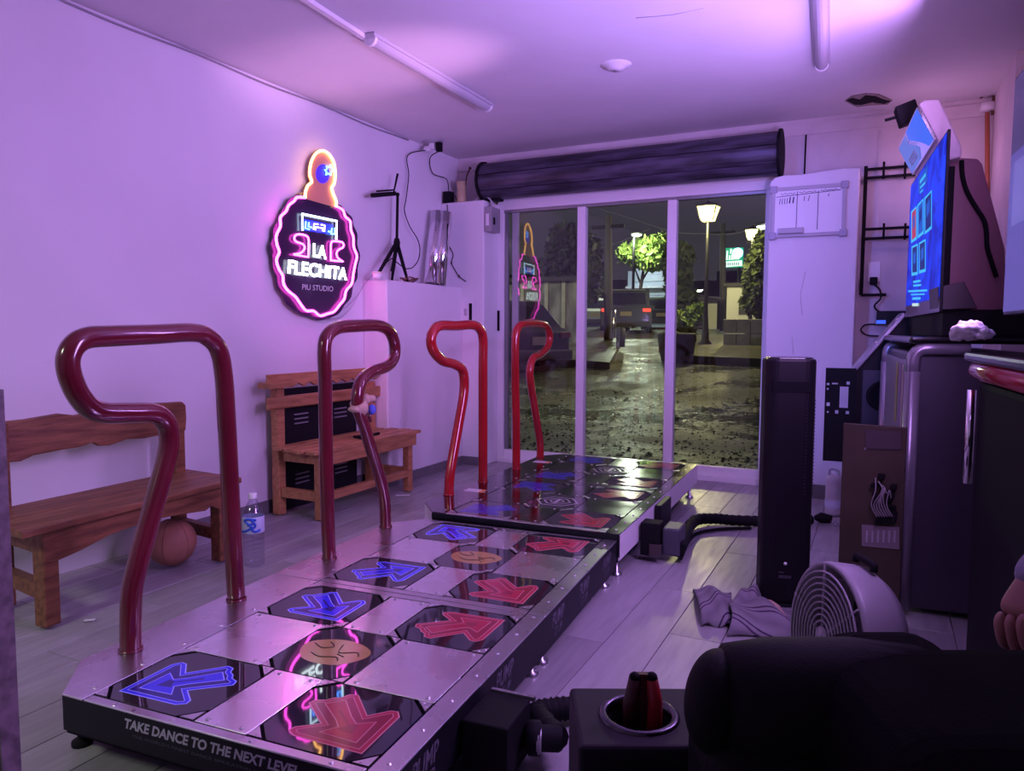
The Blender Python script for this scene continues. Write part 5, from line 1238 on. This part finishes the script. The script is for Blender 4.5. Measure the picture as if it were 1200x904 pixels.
mb = MB(); ys = [5.95, 7, 8, 9.5, 11, 13, 15, 18, 22, 26, 31, 40, 60, 120]
v = []; f = []
for y in ys: v += [(-y * 1.5 - 6, y, gz(y)), (y * .6 + 8, y, gz(y))]
for i in range(len(ys) - 1): f.append((2 * i, 2 * i + 1, 2 * i + 3, 2 * i + 2))
mb.add(v, f); struct(mb.build('street', asphalt()))
CONC = mat('wet_concrete', (.16, .15, .12), .4, noise=.35, nscale=3, rvar=.15, bump=.2, bscale=20)
STONEW = mat('pale_stone_wall', (.62, .59, .50), .7, noise=.25, nscale=4)
PLAST = mat('stained_white_render', (.42, .40, .38), .8, col2=(.14, .13, .13), nscale=2.2, stretch=(1.6, 1.6, .5))
DARKB = mat('dark_render', (.07, .065, .065), .8)
# kerb and pavement on the left, verge in the middle
def slab(us_y, h, name, mt, label=None, cat=None):
    top = [og(u, y, h) for u, y in us_y]; V = [np.array(p) for p in top]; n_ = len(V)
    mb = MB(); mb.add([*V, *[p - [0, 0, h + .3] for p in V]], [tuple(range(n_))] + [(i, (i + 1) % n_, n_ + (i + 1) % n_, n_ + i) for i in range(n_)])
    o = mb.build(name, mt)
    return struct(o) if label is None else tag(o, label, cat)
slab([(560, 15.0), (715, 14.0), (724, 16.5), (738, 30), (600, 30), (420, 18)], .14, 'trim_5', CONC)
slab([(786, 15.2), (920, 14.8), (905, 17.2), (850, 17.4), (800, 17)], .16, 'trim_6', CONC)
slab([(792, 17.5), (920, 17.5), (915, 24), (812, 24)], .06, 'trim_7', CONC)
# planter wall of pale blocks
T = thing('block_wall', 'low pale stone block wall on the far right across the street', 'wall', og(870, 17.3))
a, b_ = og(847, 17.2), og(912, 17.2); zl, zh = oz(850, 408, 17.2)[2], oz(850, 374, 17.2)[2]
n_ = 4
for r in range(2):
    for k in range(n_):
        xa = a[0] + (b_[0] - a[0]) * k / n_; xb2 = a[0] + (b_[0] - a[0]) * (k + 1) / n_
        MB().box(xa + .008, xb2 - .008, 17.2, 17.6, zl + (zh - zl) * r / 2 + .006, zl + (zh - zl) * (r + 1) / 2 - .006).build('stone_block', STONEW, T, bevel=.01)
# houses
T = thing('stained_house', 'rain-stained white house wall behind the left glass pane', 'building', og(640, 19.5))
a, b_ = og(560, 19.5)[0], og(676, 19.5)[0]; zt_ = oz(640, 330, 19.5)[2]
MB().box(a, b_, 19.5, 20.2, gz(19.5) - .2, zt_).build('wall', PLAST, T)
for u in (612, 640, 660): xx = og(u, 19.5)[0]; MB().box(xx - .05, xx + .05, 19.47, 19.5, gz(19.5), zt_).build('downpipe', STONEW, T)
MB().box(a, b_, 19.4, 20.2, zt_, zt_ + .12).build('coping', DARKB, T)
T = thing('shop_building', 'pale grey blue building with a big shutter behind the parked vehicles', 'building', og(760, 38))
a, b_ = oz(736, 318, 38), oz(792, 318, 38)
MB().box(a[0], b_[0], 38, 42, gz(38) - .3, a[2]).build('wall', mat('grey_blue_render', (.40, .47, .56), .7), T)
for k in range(9):
    zz = gz(38) + .2 + .36 * k; MB().box(a[0] + .3, b_[0] - .2, 37.93, 38, zz, zz + .33).build('shutter_slat', mat('shutter_grey', (.45, .53, .62), .5) if k == 0 else bpy.data.materials['shutter_grey'], T)
MB().box(a[0], b_[0], 37.6, 38, oz(740, 336, 38)[2] - .12, oz(740, 336, 38)[2]).build('canopy', mat('pale_canopy', (.5, .53, .58), .6), T)
T = thing('white_house', 'small pale house lit behind the lantern post on the right', 'building', og(862, 27))
a, b_ = oz(852, 336, 27), oz(896, 336, 27)
MB().box(a[0], b_[0], 27, 30, gz(27) - .3, a[2]).build('wall', mat('cream_render', (.72, .69, .60), .8), T)
MB().box(a[0] - .1, b_[0], 26.9, 30, a[2], a[2] + .12).build('cornice', DARKB, T)
p, q = oz(866, 350, 26.95), oz(882, 368, 26.95); MB().box(p[0], q[0], 26.95, 27, q[2], p[2]).build('window', DARKB, T)
T = thing('gate_house', 'small building with a lit yellow doorway beyond the wet yard', 'building', og(836, 33))
a, b_ = oz(800, 348, 33), oz(846, 348, 33)
MB().box(a[0], b_[0], 33, 35, gz(33) - .3, a[2]).build('wall', mat('grey_render', (.22, .21, .19), .8), T)
p, q = oz(827, 356, 32.95), oz(840, 388, 32.95); dr = MB().box(p[0], q[0], 32.94, 33, q[2], p[2]).build('doorway', mat('lit_doorway', (.5, .45, .25), .6, emit=(.75, .66, .30), es=.30), T)
MB().box(q[0], q[0] + .35, 32.9, 33, q[2], p[2] + .1).build('door_leaf', DARKB, T)
T = thing('dark_hill_house', 'dark unlit building row on the skyline behind the trees', 'building', og(700, 60))
for k, (u0, u1, v_) in enumerate([(590, 660, 322), (655, 742, 330), (790, 850, 330), (840, 905, 318)]):
    a, b_ = oz(u0, v_, 60 + 2 * k), oz(u1, v_, 60 + 2 * k); MB().box(a[0], b_[0], 60 + 2 * k, 66 + 2 * k, gz(60) - .5, a[2]).build('house_block', DARKB, T)

# street furniture
IRON = mat('black_iron', (.012, .012, .012), .45)
LAN = glow('yellow_lantern_glass', (1.0, .82, .24), 7.0)
def lantern(u, vt, vb, y, label, pw):
    base = og(u - 3, y); top = oz(u, vt, y); bot = oz(u, vb, y); x_, z0, z1 = top[0], bot[2], top[2]; h = z1 - z0
    T = thing('lantern_post', label, 'street lamp', (x_, y, gz(y)))
    MB().lathe([(.16, 0), (.16, .12), (.09, .2), (.05, .9), (.034, z0 - gz(y))], (x_, y, gz(y)), seg=12).build('post', IRON, T)
    w0, w1 = h * .36, h * .62
    gl = MB(); vv = [(x_ + s * w0, y + t * w0, z0) for s, t in ((-1, -1), (1, -1), (1, 1), (-1, 1))] + [(x_ + s * w1, y + t * w1, z1 - h * .1) for s, t in ((-1, -1), (1, -1), (1, 1), (-1, 1))]
    gl.add(vv, [(0, 1, 2, 3), (4, 5, 6, 7)] + [(i, (i + 1) % 4, 4 + (i + 1) % 4, 4 + i) for i in range(4)]); gl.build('lantern_glass', LAN, T)
    fr = MB()
    for i in range(4): fr.tube([vv[i], vv[4 + i]], .018, 5)
    for i in range(4): fr.tube([vv[4 + i], vv[4 + (i + 1) % 4]], .022, 5)
    fr.build('lantern_frame', IRON, T)
    MB().lathe([(w1 * 1.25, 0), (w1 * .5, h * .2), (.03, h * .3), (.0, h * .42)], (x_, y, z1 - h * .1), seg=8, smooth=False).build('lantern_roof', IRON, T)
    point('lantern_lamp', (x_, y - w1 * 1.6, z0 - .12), pw, (1.0, .85, .40), .12)
lantern(830, 240, 259, 17.8, 'tall black lantern post with glowing yellow-white lamp in the right glass pane', 260)
lantern(882, 268, 281, 24.5, 'farther lantern post with yellow lamp beside the cypress tree', 380)
def streetlight(u, v, y, label, pw, ub):
    h = oz(u, v, y); T = thing('street_light', label, 'street lamp', og(ub, y))
    b0 = og(ub, y); MB().tube([b0, b0 + [0, 0, (h[2] - b0[2]) * .96], h + [0, 0, .1]], .07, 8).build('pole', IRON, T)
    MB().ball(h + [0, 0, .05], .20, 12, 8, (1.6, .8, .4)).build('head', IRON, T); MB().ball(h - [0, 0, .02], .17, 12, 8, (1.5, .8, .5)).build('lamp_glass', glow('white_street_lamp_glass', (.92, 1.0, .80), 8) if 'white_street_lamp_glass' not in bpy.data.materials else bpy.data.materials['white_street_lamp_glass'], T)
    if pw: point('street_lamp', tuple(h + np.array([0, -.5, -.25])), pw, (.90, 1.0, .72), .2)
streetlight(746, 275, 34.5, 'white street light glaring above the lit tree in the middle pane', 900, 741)
streetlight(819, 340, 42, 'small white street light low behind the lantern post', 0, 823)
streetlight(896, 265, 25.5, 'white street light half hidden at the right door frame', 80, 897)
def pole(u, vt, y, label):
    b0 = og(u, y); t_ = oz(u, vt, y); T = thing('utility_pole', label, 'pole', b0)
    MB().tube([b0, t_], .13, 10, radii=[.14, .10]).build('shaft', mat('grey_concrete_pole', (.14, .135, .13), .8) if 'grey_concrete_pole' not in bpy.data.materials else bpy.data.materials['grey_concrete_pole'], T)
    MB().box(t_[0] - .5, t_[0] + .5, y - .05, y + .05, t_[2] - .4, t_[2] - .3).build('crossarm', IRON, T)
pole(847, 262, 30, 'concrete utility pole behind the green sign')
pole(713, 252, 21, 'pale utility pole at the left of the middle glass pane')
for k, pts in enumerate([[(700, 244), (745, 258), (790, 272), (826, 274)], [(680, 296), (720, 286), (762, 268)], [(826, 274), (860, 274), (905, 262)], [(820, 346), (845, 350)]]):
    tag(MB().tube(smooth_path([oz(u, v, 29) for u, v in pts], 5), .014, 5).build('overhead_wire', GREYM), ['overhead wire sagging across the middle pane to the lantern post', 'overhead wire running up to the white street light', 'overhead wire across the top of the right pane', 'short wire beside the low street light'][k], 'wire', 'overhead wires')
T = thing('shop_sign', 'glowing green and white shop sign on a pole by the cypress', 'sign', og(860, 36))
p, q = oz(848, 291, 36), oz(870, 313, 36)
MB().box(p[0], q[0], 36, 36.25, q[2], p[2]).build('light_box', mat('green_sign_face', (.01, .3, .15), .4, emit=(.01, .36, .17), es=.9), T)
W_, H_ = q[0] - p[0], p[2] - q[2]
b = MB()
def sp_(x, z): return (p[0] + W_ * x, 35.985, q[2] + H_ * z)
b.prism([sp_(*c_) for c_ in [(.02, .02), (.98, .06), (.98, .34), (.02, .30)]], (0, .01, 0))
b.prism([sp_(.62 + .22 * math.cos(a), .40 + .26 * math.sin(a)) for a in np.linspace(0, PI, 12)], (0, .01, 0))
for x_, z0, z1, w_ in ((.14, .38, .86, .09), (.27, .38, .62, .09), (.33, .70, .95, .09), (.46, .66, .90, .08), (.40, .38, .66, .08)): b.prism([sp_(x_, z0), sp_(x_ + w_, z0), sp_(x_ + w_ + .02, z1), sp_(x_ + .02, z1)], (0, .01, 0))
b.build('sign_shapes', glow('white_sign_light', (.85, 1, .92), 1.6), T)
b = MB()
for k in range(7): b.prism([sp_(.12 + .11 * k, .10), sp_(.17 + .11 * k, .10), sp_(.17 + .11 * k, .24), sp_(.12 + .11 * k, .24)], (0, -.01, 0))
b.build('sign_strokes', mat('sign_green_stroke', (.02, .2, .1), .5), T)
MB().tube([og(866, 36.1), (p[0] + W_ * .8, 36.12, q[2])], .08, 8).build('pole', IRON, T)
for k, (u, v0, v1, y, r, lb) in enumerate([(718, 362, 400, 20.5, .085, 'silver bollard post on the kerb left of the parked car'), (727, 384, 416, 17, .11, 'dark bollard post standing on the kerb corner'), (724, 384, 418, 16.6, .05, 'thin silver post beside the dark bollard')]):
    t_, b_ = oz(u, v0, y), oz(u, v1, y); b0 = np.array([b_[0], y, gz(y) + .1])
    tag(MB().lathe([(r, 0), (r, t_[2] - b0[2] - .03), (r * .6, t_[2] - b0[2]), (0, t_[2] - b0[2])], b0, seg=12).build('bollard', CHROME if k != 1 else IRON), lb, 'bollard')
# railing and stairs on the right
T = thing('step_railing', 'dark metal railing and steps beside the bushes in the right pane', 'railing', og(812, 20))
for k in range(4):
    p, q = oz(806, 372 + 5 * k, 20), oz(824, 370 + 5 * k, 20); MB().tube([p, q], .025, 6).build('rail', IRON, T)
for u in (806, 815, 824): MB().tube([oz(u, 366, 20), og(u, 20)], .03, 6).build('post', IRON, T)
T = thing('pot_planter', 'dark rounded planter tub beside the door mullion across the street', 'planter', og(796, 15.4))
c = og(793, 15.4); MB().lathe([(.30, 0), (.36, .2), (.40, .55), (.37, .6), (.34, .55), (0, .5)], c, seg=18).build('tub', mat('dark_concrete', (.07, .065, .06), .7, noise=.3), T)

# trees and shrubs: leaf clusters of real leaves
def leafmat(n_, c1, c2): return mat(n_, c1, .55, col2=c2, nscale=3)
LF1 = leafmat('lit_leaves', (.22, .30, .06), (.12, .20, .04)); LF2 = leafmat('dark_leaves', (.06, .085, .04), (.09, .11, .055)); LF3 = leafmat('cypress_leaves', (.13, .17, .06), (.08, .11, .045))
def tree(name, label, cat, base, blobs, n_, ls, lm, trunk=None):
    T = thing(name, label, cat, base); v = []; f = []
    tot = sum(r[0] * r[1] * r[2] for _, r in blobs)
    for c_, r in blobs:
        k = int(n_ * r[0] * r[1] * r[2] / tot)
        d = rng.normal(size=(k, 3)); d /= np.linalg.norm(d, axis=1)[:, None]; d *= (rng.uniform(.25, 1, size=(k, 1)) ** .5)
        P = np.array(c_) + d * np.array(r)
        A = rng.normal(size=(k, 3)); A /= np.linalg.norm(A, axis=1)[:, None]; B = np.cross(A, rng.normal(size=(k, 3))); B /= np.linalg.norm(B, axis=1)[:, None]
        s = ls * rng.uniform(.6, 1.4, size=(k, 1))
        for p_, a_, b_, s_ in zip(P, A, B, s):
            o = len(v); v += [tuple(p_ - a_ * s_), tuple(p_ + b_ * s_ * .45), tuple(p_ + a_ * s_), tuple(p_ - b_ * s_ * .45)]; f.append((o, o + 1, o + 2, o + 3))
    mb = MB(); mb.v = v; mb.f = f; mb.sm = [False] * len(f)
    V = np.array(v); org = (V.min(0) + V.max(0)) / 2; me = bpy.data.meshes.new('foliage'); me.from_pydata([tuple(p) for p in V - org], [], f); me.materials.append(lm)
    o = bpy.data.objects.new('foliage', me); COL.objects.link(o); o.parent = T; o.location = org - WORG[T.name]; o['kind'] = 'stuff'
    b = MB(); t_ = np.array(base); c0 = np.array(blobs[0][0]); b.tube([t_, t_ * .5 + c0 * .5 + [.05, 0, 0], c0], .1, 8, radii=[trunk or .14, .10, .05]); 
    for c_, r in blobs[1:4]: b.tube([t_ * .4 + c0 * .6, np.array(c_)], .04, 6, radii=[.06, .02])
    b.build('trunk', mat('bark', (.05, .04, .03), .9) if 'bark' not in bpy.data.materials else bpy.data.materials['bark'], T)
def blob(u, v, y, ru, rv, ry=None):
    c = oz(u, v, y); k = np.linalg.norm(oz(u + 10, v, y) - oz(u - 10, v, y)) / 20; kz = abs(oz(u, v - 10, y)[2] - oz(u, v + 10, y)[2]) / 20
    return (c, (ru * k, ry or ru * k, rv * kz))
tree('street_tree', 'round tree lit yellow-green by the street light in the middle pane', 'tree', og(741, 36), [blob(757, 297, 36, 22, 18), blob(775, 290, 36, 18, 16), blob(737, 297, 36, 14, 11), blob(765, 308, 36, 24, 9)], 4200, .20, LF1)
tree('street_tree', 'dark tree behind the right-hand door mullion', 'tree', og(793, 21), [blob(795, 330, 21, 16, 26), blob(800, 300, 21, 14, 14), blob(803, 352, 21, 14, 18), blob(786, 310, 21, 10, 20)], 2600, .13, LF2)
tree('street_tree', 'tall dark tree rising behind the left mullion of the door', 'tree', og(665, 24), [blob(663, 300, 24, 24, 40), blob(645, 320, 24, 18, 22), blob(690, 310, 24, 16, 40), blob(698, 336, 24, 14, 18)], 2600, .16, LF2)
tree('cypress_tree', 'bushy cypress tree at the right edge of the right pane', 'tree', og(890, 18.5), [blob(886, 330, 18.5, 15, 38), blob(892, 300, 18.5, 12, 28), blob(884, 350, 18.5, 14, 20), blob(896, 350, 18.5, 10, 24)], 3000, .12, LF3)
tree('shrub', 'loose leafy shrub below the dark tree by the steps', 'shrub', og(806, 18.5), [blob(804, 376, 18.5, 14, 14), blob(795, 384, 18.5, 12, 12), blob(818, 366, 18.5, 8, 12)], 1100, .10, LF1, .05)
# parked vehicles seen from behind
def car(label, u, y, width, height, col, lights, rz=0.0, suv=True, name='parked_car'):
    b0 = og(u, y); T = thing(name, label, 'car', b0, rz=rz); w_ = width / 2; h = height; ln = 4.2
    P = mat('car_paint_%d' % len([o for o in bpy.data.materials if o.name.startswith('car_paint')]), col, .25, coat=.6)
    bodyp = [(0, .28), (0, h * .55), (.08, h * .62), (ln * .75, h * .60), (ln, h * .45), (ln, .28)]
    MB().prism([(-w_, a, z_) for a, z_ in bodyp], (width, 0, 0)).build('body', P, T, bevel=.08, segs=3)
    cab = [(.10, h * .61), (.32 if suv else .7, h * .95), (.5 if suv else .9, h), (ln * .52, h), (ln * .72, h * .60)]
    C_ = MB().prism([(-w_ * .9, a, z_) for a, z_ in cab], (width * .9, 0, 0)).build('cabin', P, T, bevel=.05, segs=3)
    GL = bpy.data.materials.get('dark_car_glass') or mat('dark_car_glass', (.01, .012, .015), .08, coat=.5)
    q = lambda t, x_: (x_, .10 + ((.32 if suv else .7) - .10) * t - .016, h * (.61 + .34 * t))
    MB().prism([q(.10, -w_ * .78), q(.10, w_ * .78), q(.88, w_ * .72), q(.88, -w_ * .72)], (0, .012, 0)).build('rear_window', GL, T)
    TL = bpy.data.materials.get('lit_tail_light') or glow('lit_tail_light', (1.0, .06, .03), 2.2)
    TD = bpy.data.materials.get('dark_tail_light') or mat('dark_tail_light', (.25, .01, .01), .2)
    for s in (-1, 1): MB().frame((s * w_ * .80, -.02, h * .52), (1, 0, 0), (0, 1, 0), (0, 0, 1), w_ * .30, .05, h * .07).build('tail_light', TL if lights else TD, T, bevel=.01)
    MB().frame((0, -.02, .36), (1, 0, 0), (0, 1, 0), (0, 0, 1), width * .96, .16, .2).build('bumper', bpy.data.materials.get('bumper_grey') or mat('bumper_grey', (.06, .06, .065), .4), T, bevel=.03)
    MB().frame((0, -.03, h * .44), (1, 0, 0), (0, 1, 0), (0, 0, 1), .42, .02, .16).build('number_plate', bpy.data.materials.get('plate_yellow') or mat('plate_yellow', (.5, .42, .22), .5), T)
    for s in (-1, 1):
        for a in (.65, ln - .8):
            wl_ = MB().lathe([(.18, -.10), (.33, -.10), (.35, -.06), (.35, .06), (.33, .10), (.18, .10), (.18, -.10)], (s * (w_ - .1), a, .35), (1, 0, 0), 18).build('wheel', RUBBER, T)
            MB().lathe([(0, 0), (.19, 0), (.19, .02), (0, .03)], (s * (w_ - .02), a, .35), (s, 0, 0), 12).build('hub_cap', GREYM, wl_)
    for s in (-1, 1): MB().frame((s * (w_ + .08), ln * .62, h * .64), (1, 0, 0), (0, 1, 0), (0, 0, 1), .18, .10, .13).build('wing_mirror', P, T, bevel=.02)
    if suv: MB().frame((0, .30, h * .97), (1, 0, 0), (0, 1, 0), (0, 0, 1), width * .75, .14, .03).build('roof_spoiler', bpy.data.materials['pale_canopy'], T, bevel=.01)
    return T
car('dark grey SUV seen from behind with red tail lights lit, middle pane', 733, 26.5, 1.9, 1.68, (.09, .10, .12), True, .30)
car('white hatchback parked left of the SUV by the kerb', 697, 33.5, 1.75, 1.5, (.5, .5, .48), False, .30, False)
car('dark car parked to the right of the SUV', 774, 32.2, 1.8, 1.45, (.03, .03, .035), False, .25, False)
car('dark car parked close in front of the left glass pane', 632, 13.2, 1.8, 1.45, (.014, .013, .018), False, 1.2, False)
# added unseen point light behind the pier, brightening the stained house wall
_lp = np.array([-13.5, 16.0, gz(16.0) + 4.6])
point('street_lamp', tuple(_lp), 700, (.92, 1.0, .78), .2)

_w = oz(757, 318, 37.0); point('shop_wall_lamp', (_w[0], 36.4, _w[2] + .1), 260, (.88, .95, 1.0), .15)  # added point light without a fixture, brightens the shop front
# grit and fallen leaves on the asphalt by the door (uncountable), and the puddle that mirrors the sign
mb = MB()
for k in range(1500):
    y_ = 6.1 + 5.5 * rng.random() ** 1.6; x_ = -3.3 - .35 * (y_ - 6) + rng.random() * (2.9 + .25 * (y_ - 6)); a = rng.random() * 6.3; r_ = rng.uniform(.008, .03)
    e1 = np.array([math.cos(a), math.sin(a), 0]) * r_; e2 = np.array([-math.sin(a), math.cos(a), 0]) * r_ * .6; p = np.array([x_, y_, gz(y_) + .004])
    mb.add([p - e1, p + e2, p + e1, p - e2, p + [0, 0, r_ * .6]], [(0, 1, 4), (1, 2, 4), (2, 3, 4), (3, 0, 4)])
o = mb.build('street_grit', mat('dark_grit', (.014, .013, .010), .8, spec=.2)); o['kind'] = 'stuff'; tag(o, 'dark grit and fallen leaves strewn over the wet asphalt outside the door', 'debris')
pd = [onz(853 + 32 * math.cos(a) * (1 + .22 * math.sin(3 * a + 1)), 477 + 15 * math.sin(a) * (1 + .25 * math.cos(2 * a)), .003) for a in np.linspace(0, 2 * PI, 26, endpoint=False)]
M = mat('puddle_water', (.012, .013, .014), .05, spec=.9, bump=.04, bscale=12)
tag(MB().prism([(p[0], p[1], .001) for p in pd], (0, 0, .003)).build('puddle', M), 'puddle on the asphalt outside the right pane, mirroring the green sign', 'puddle')
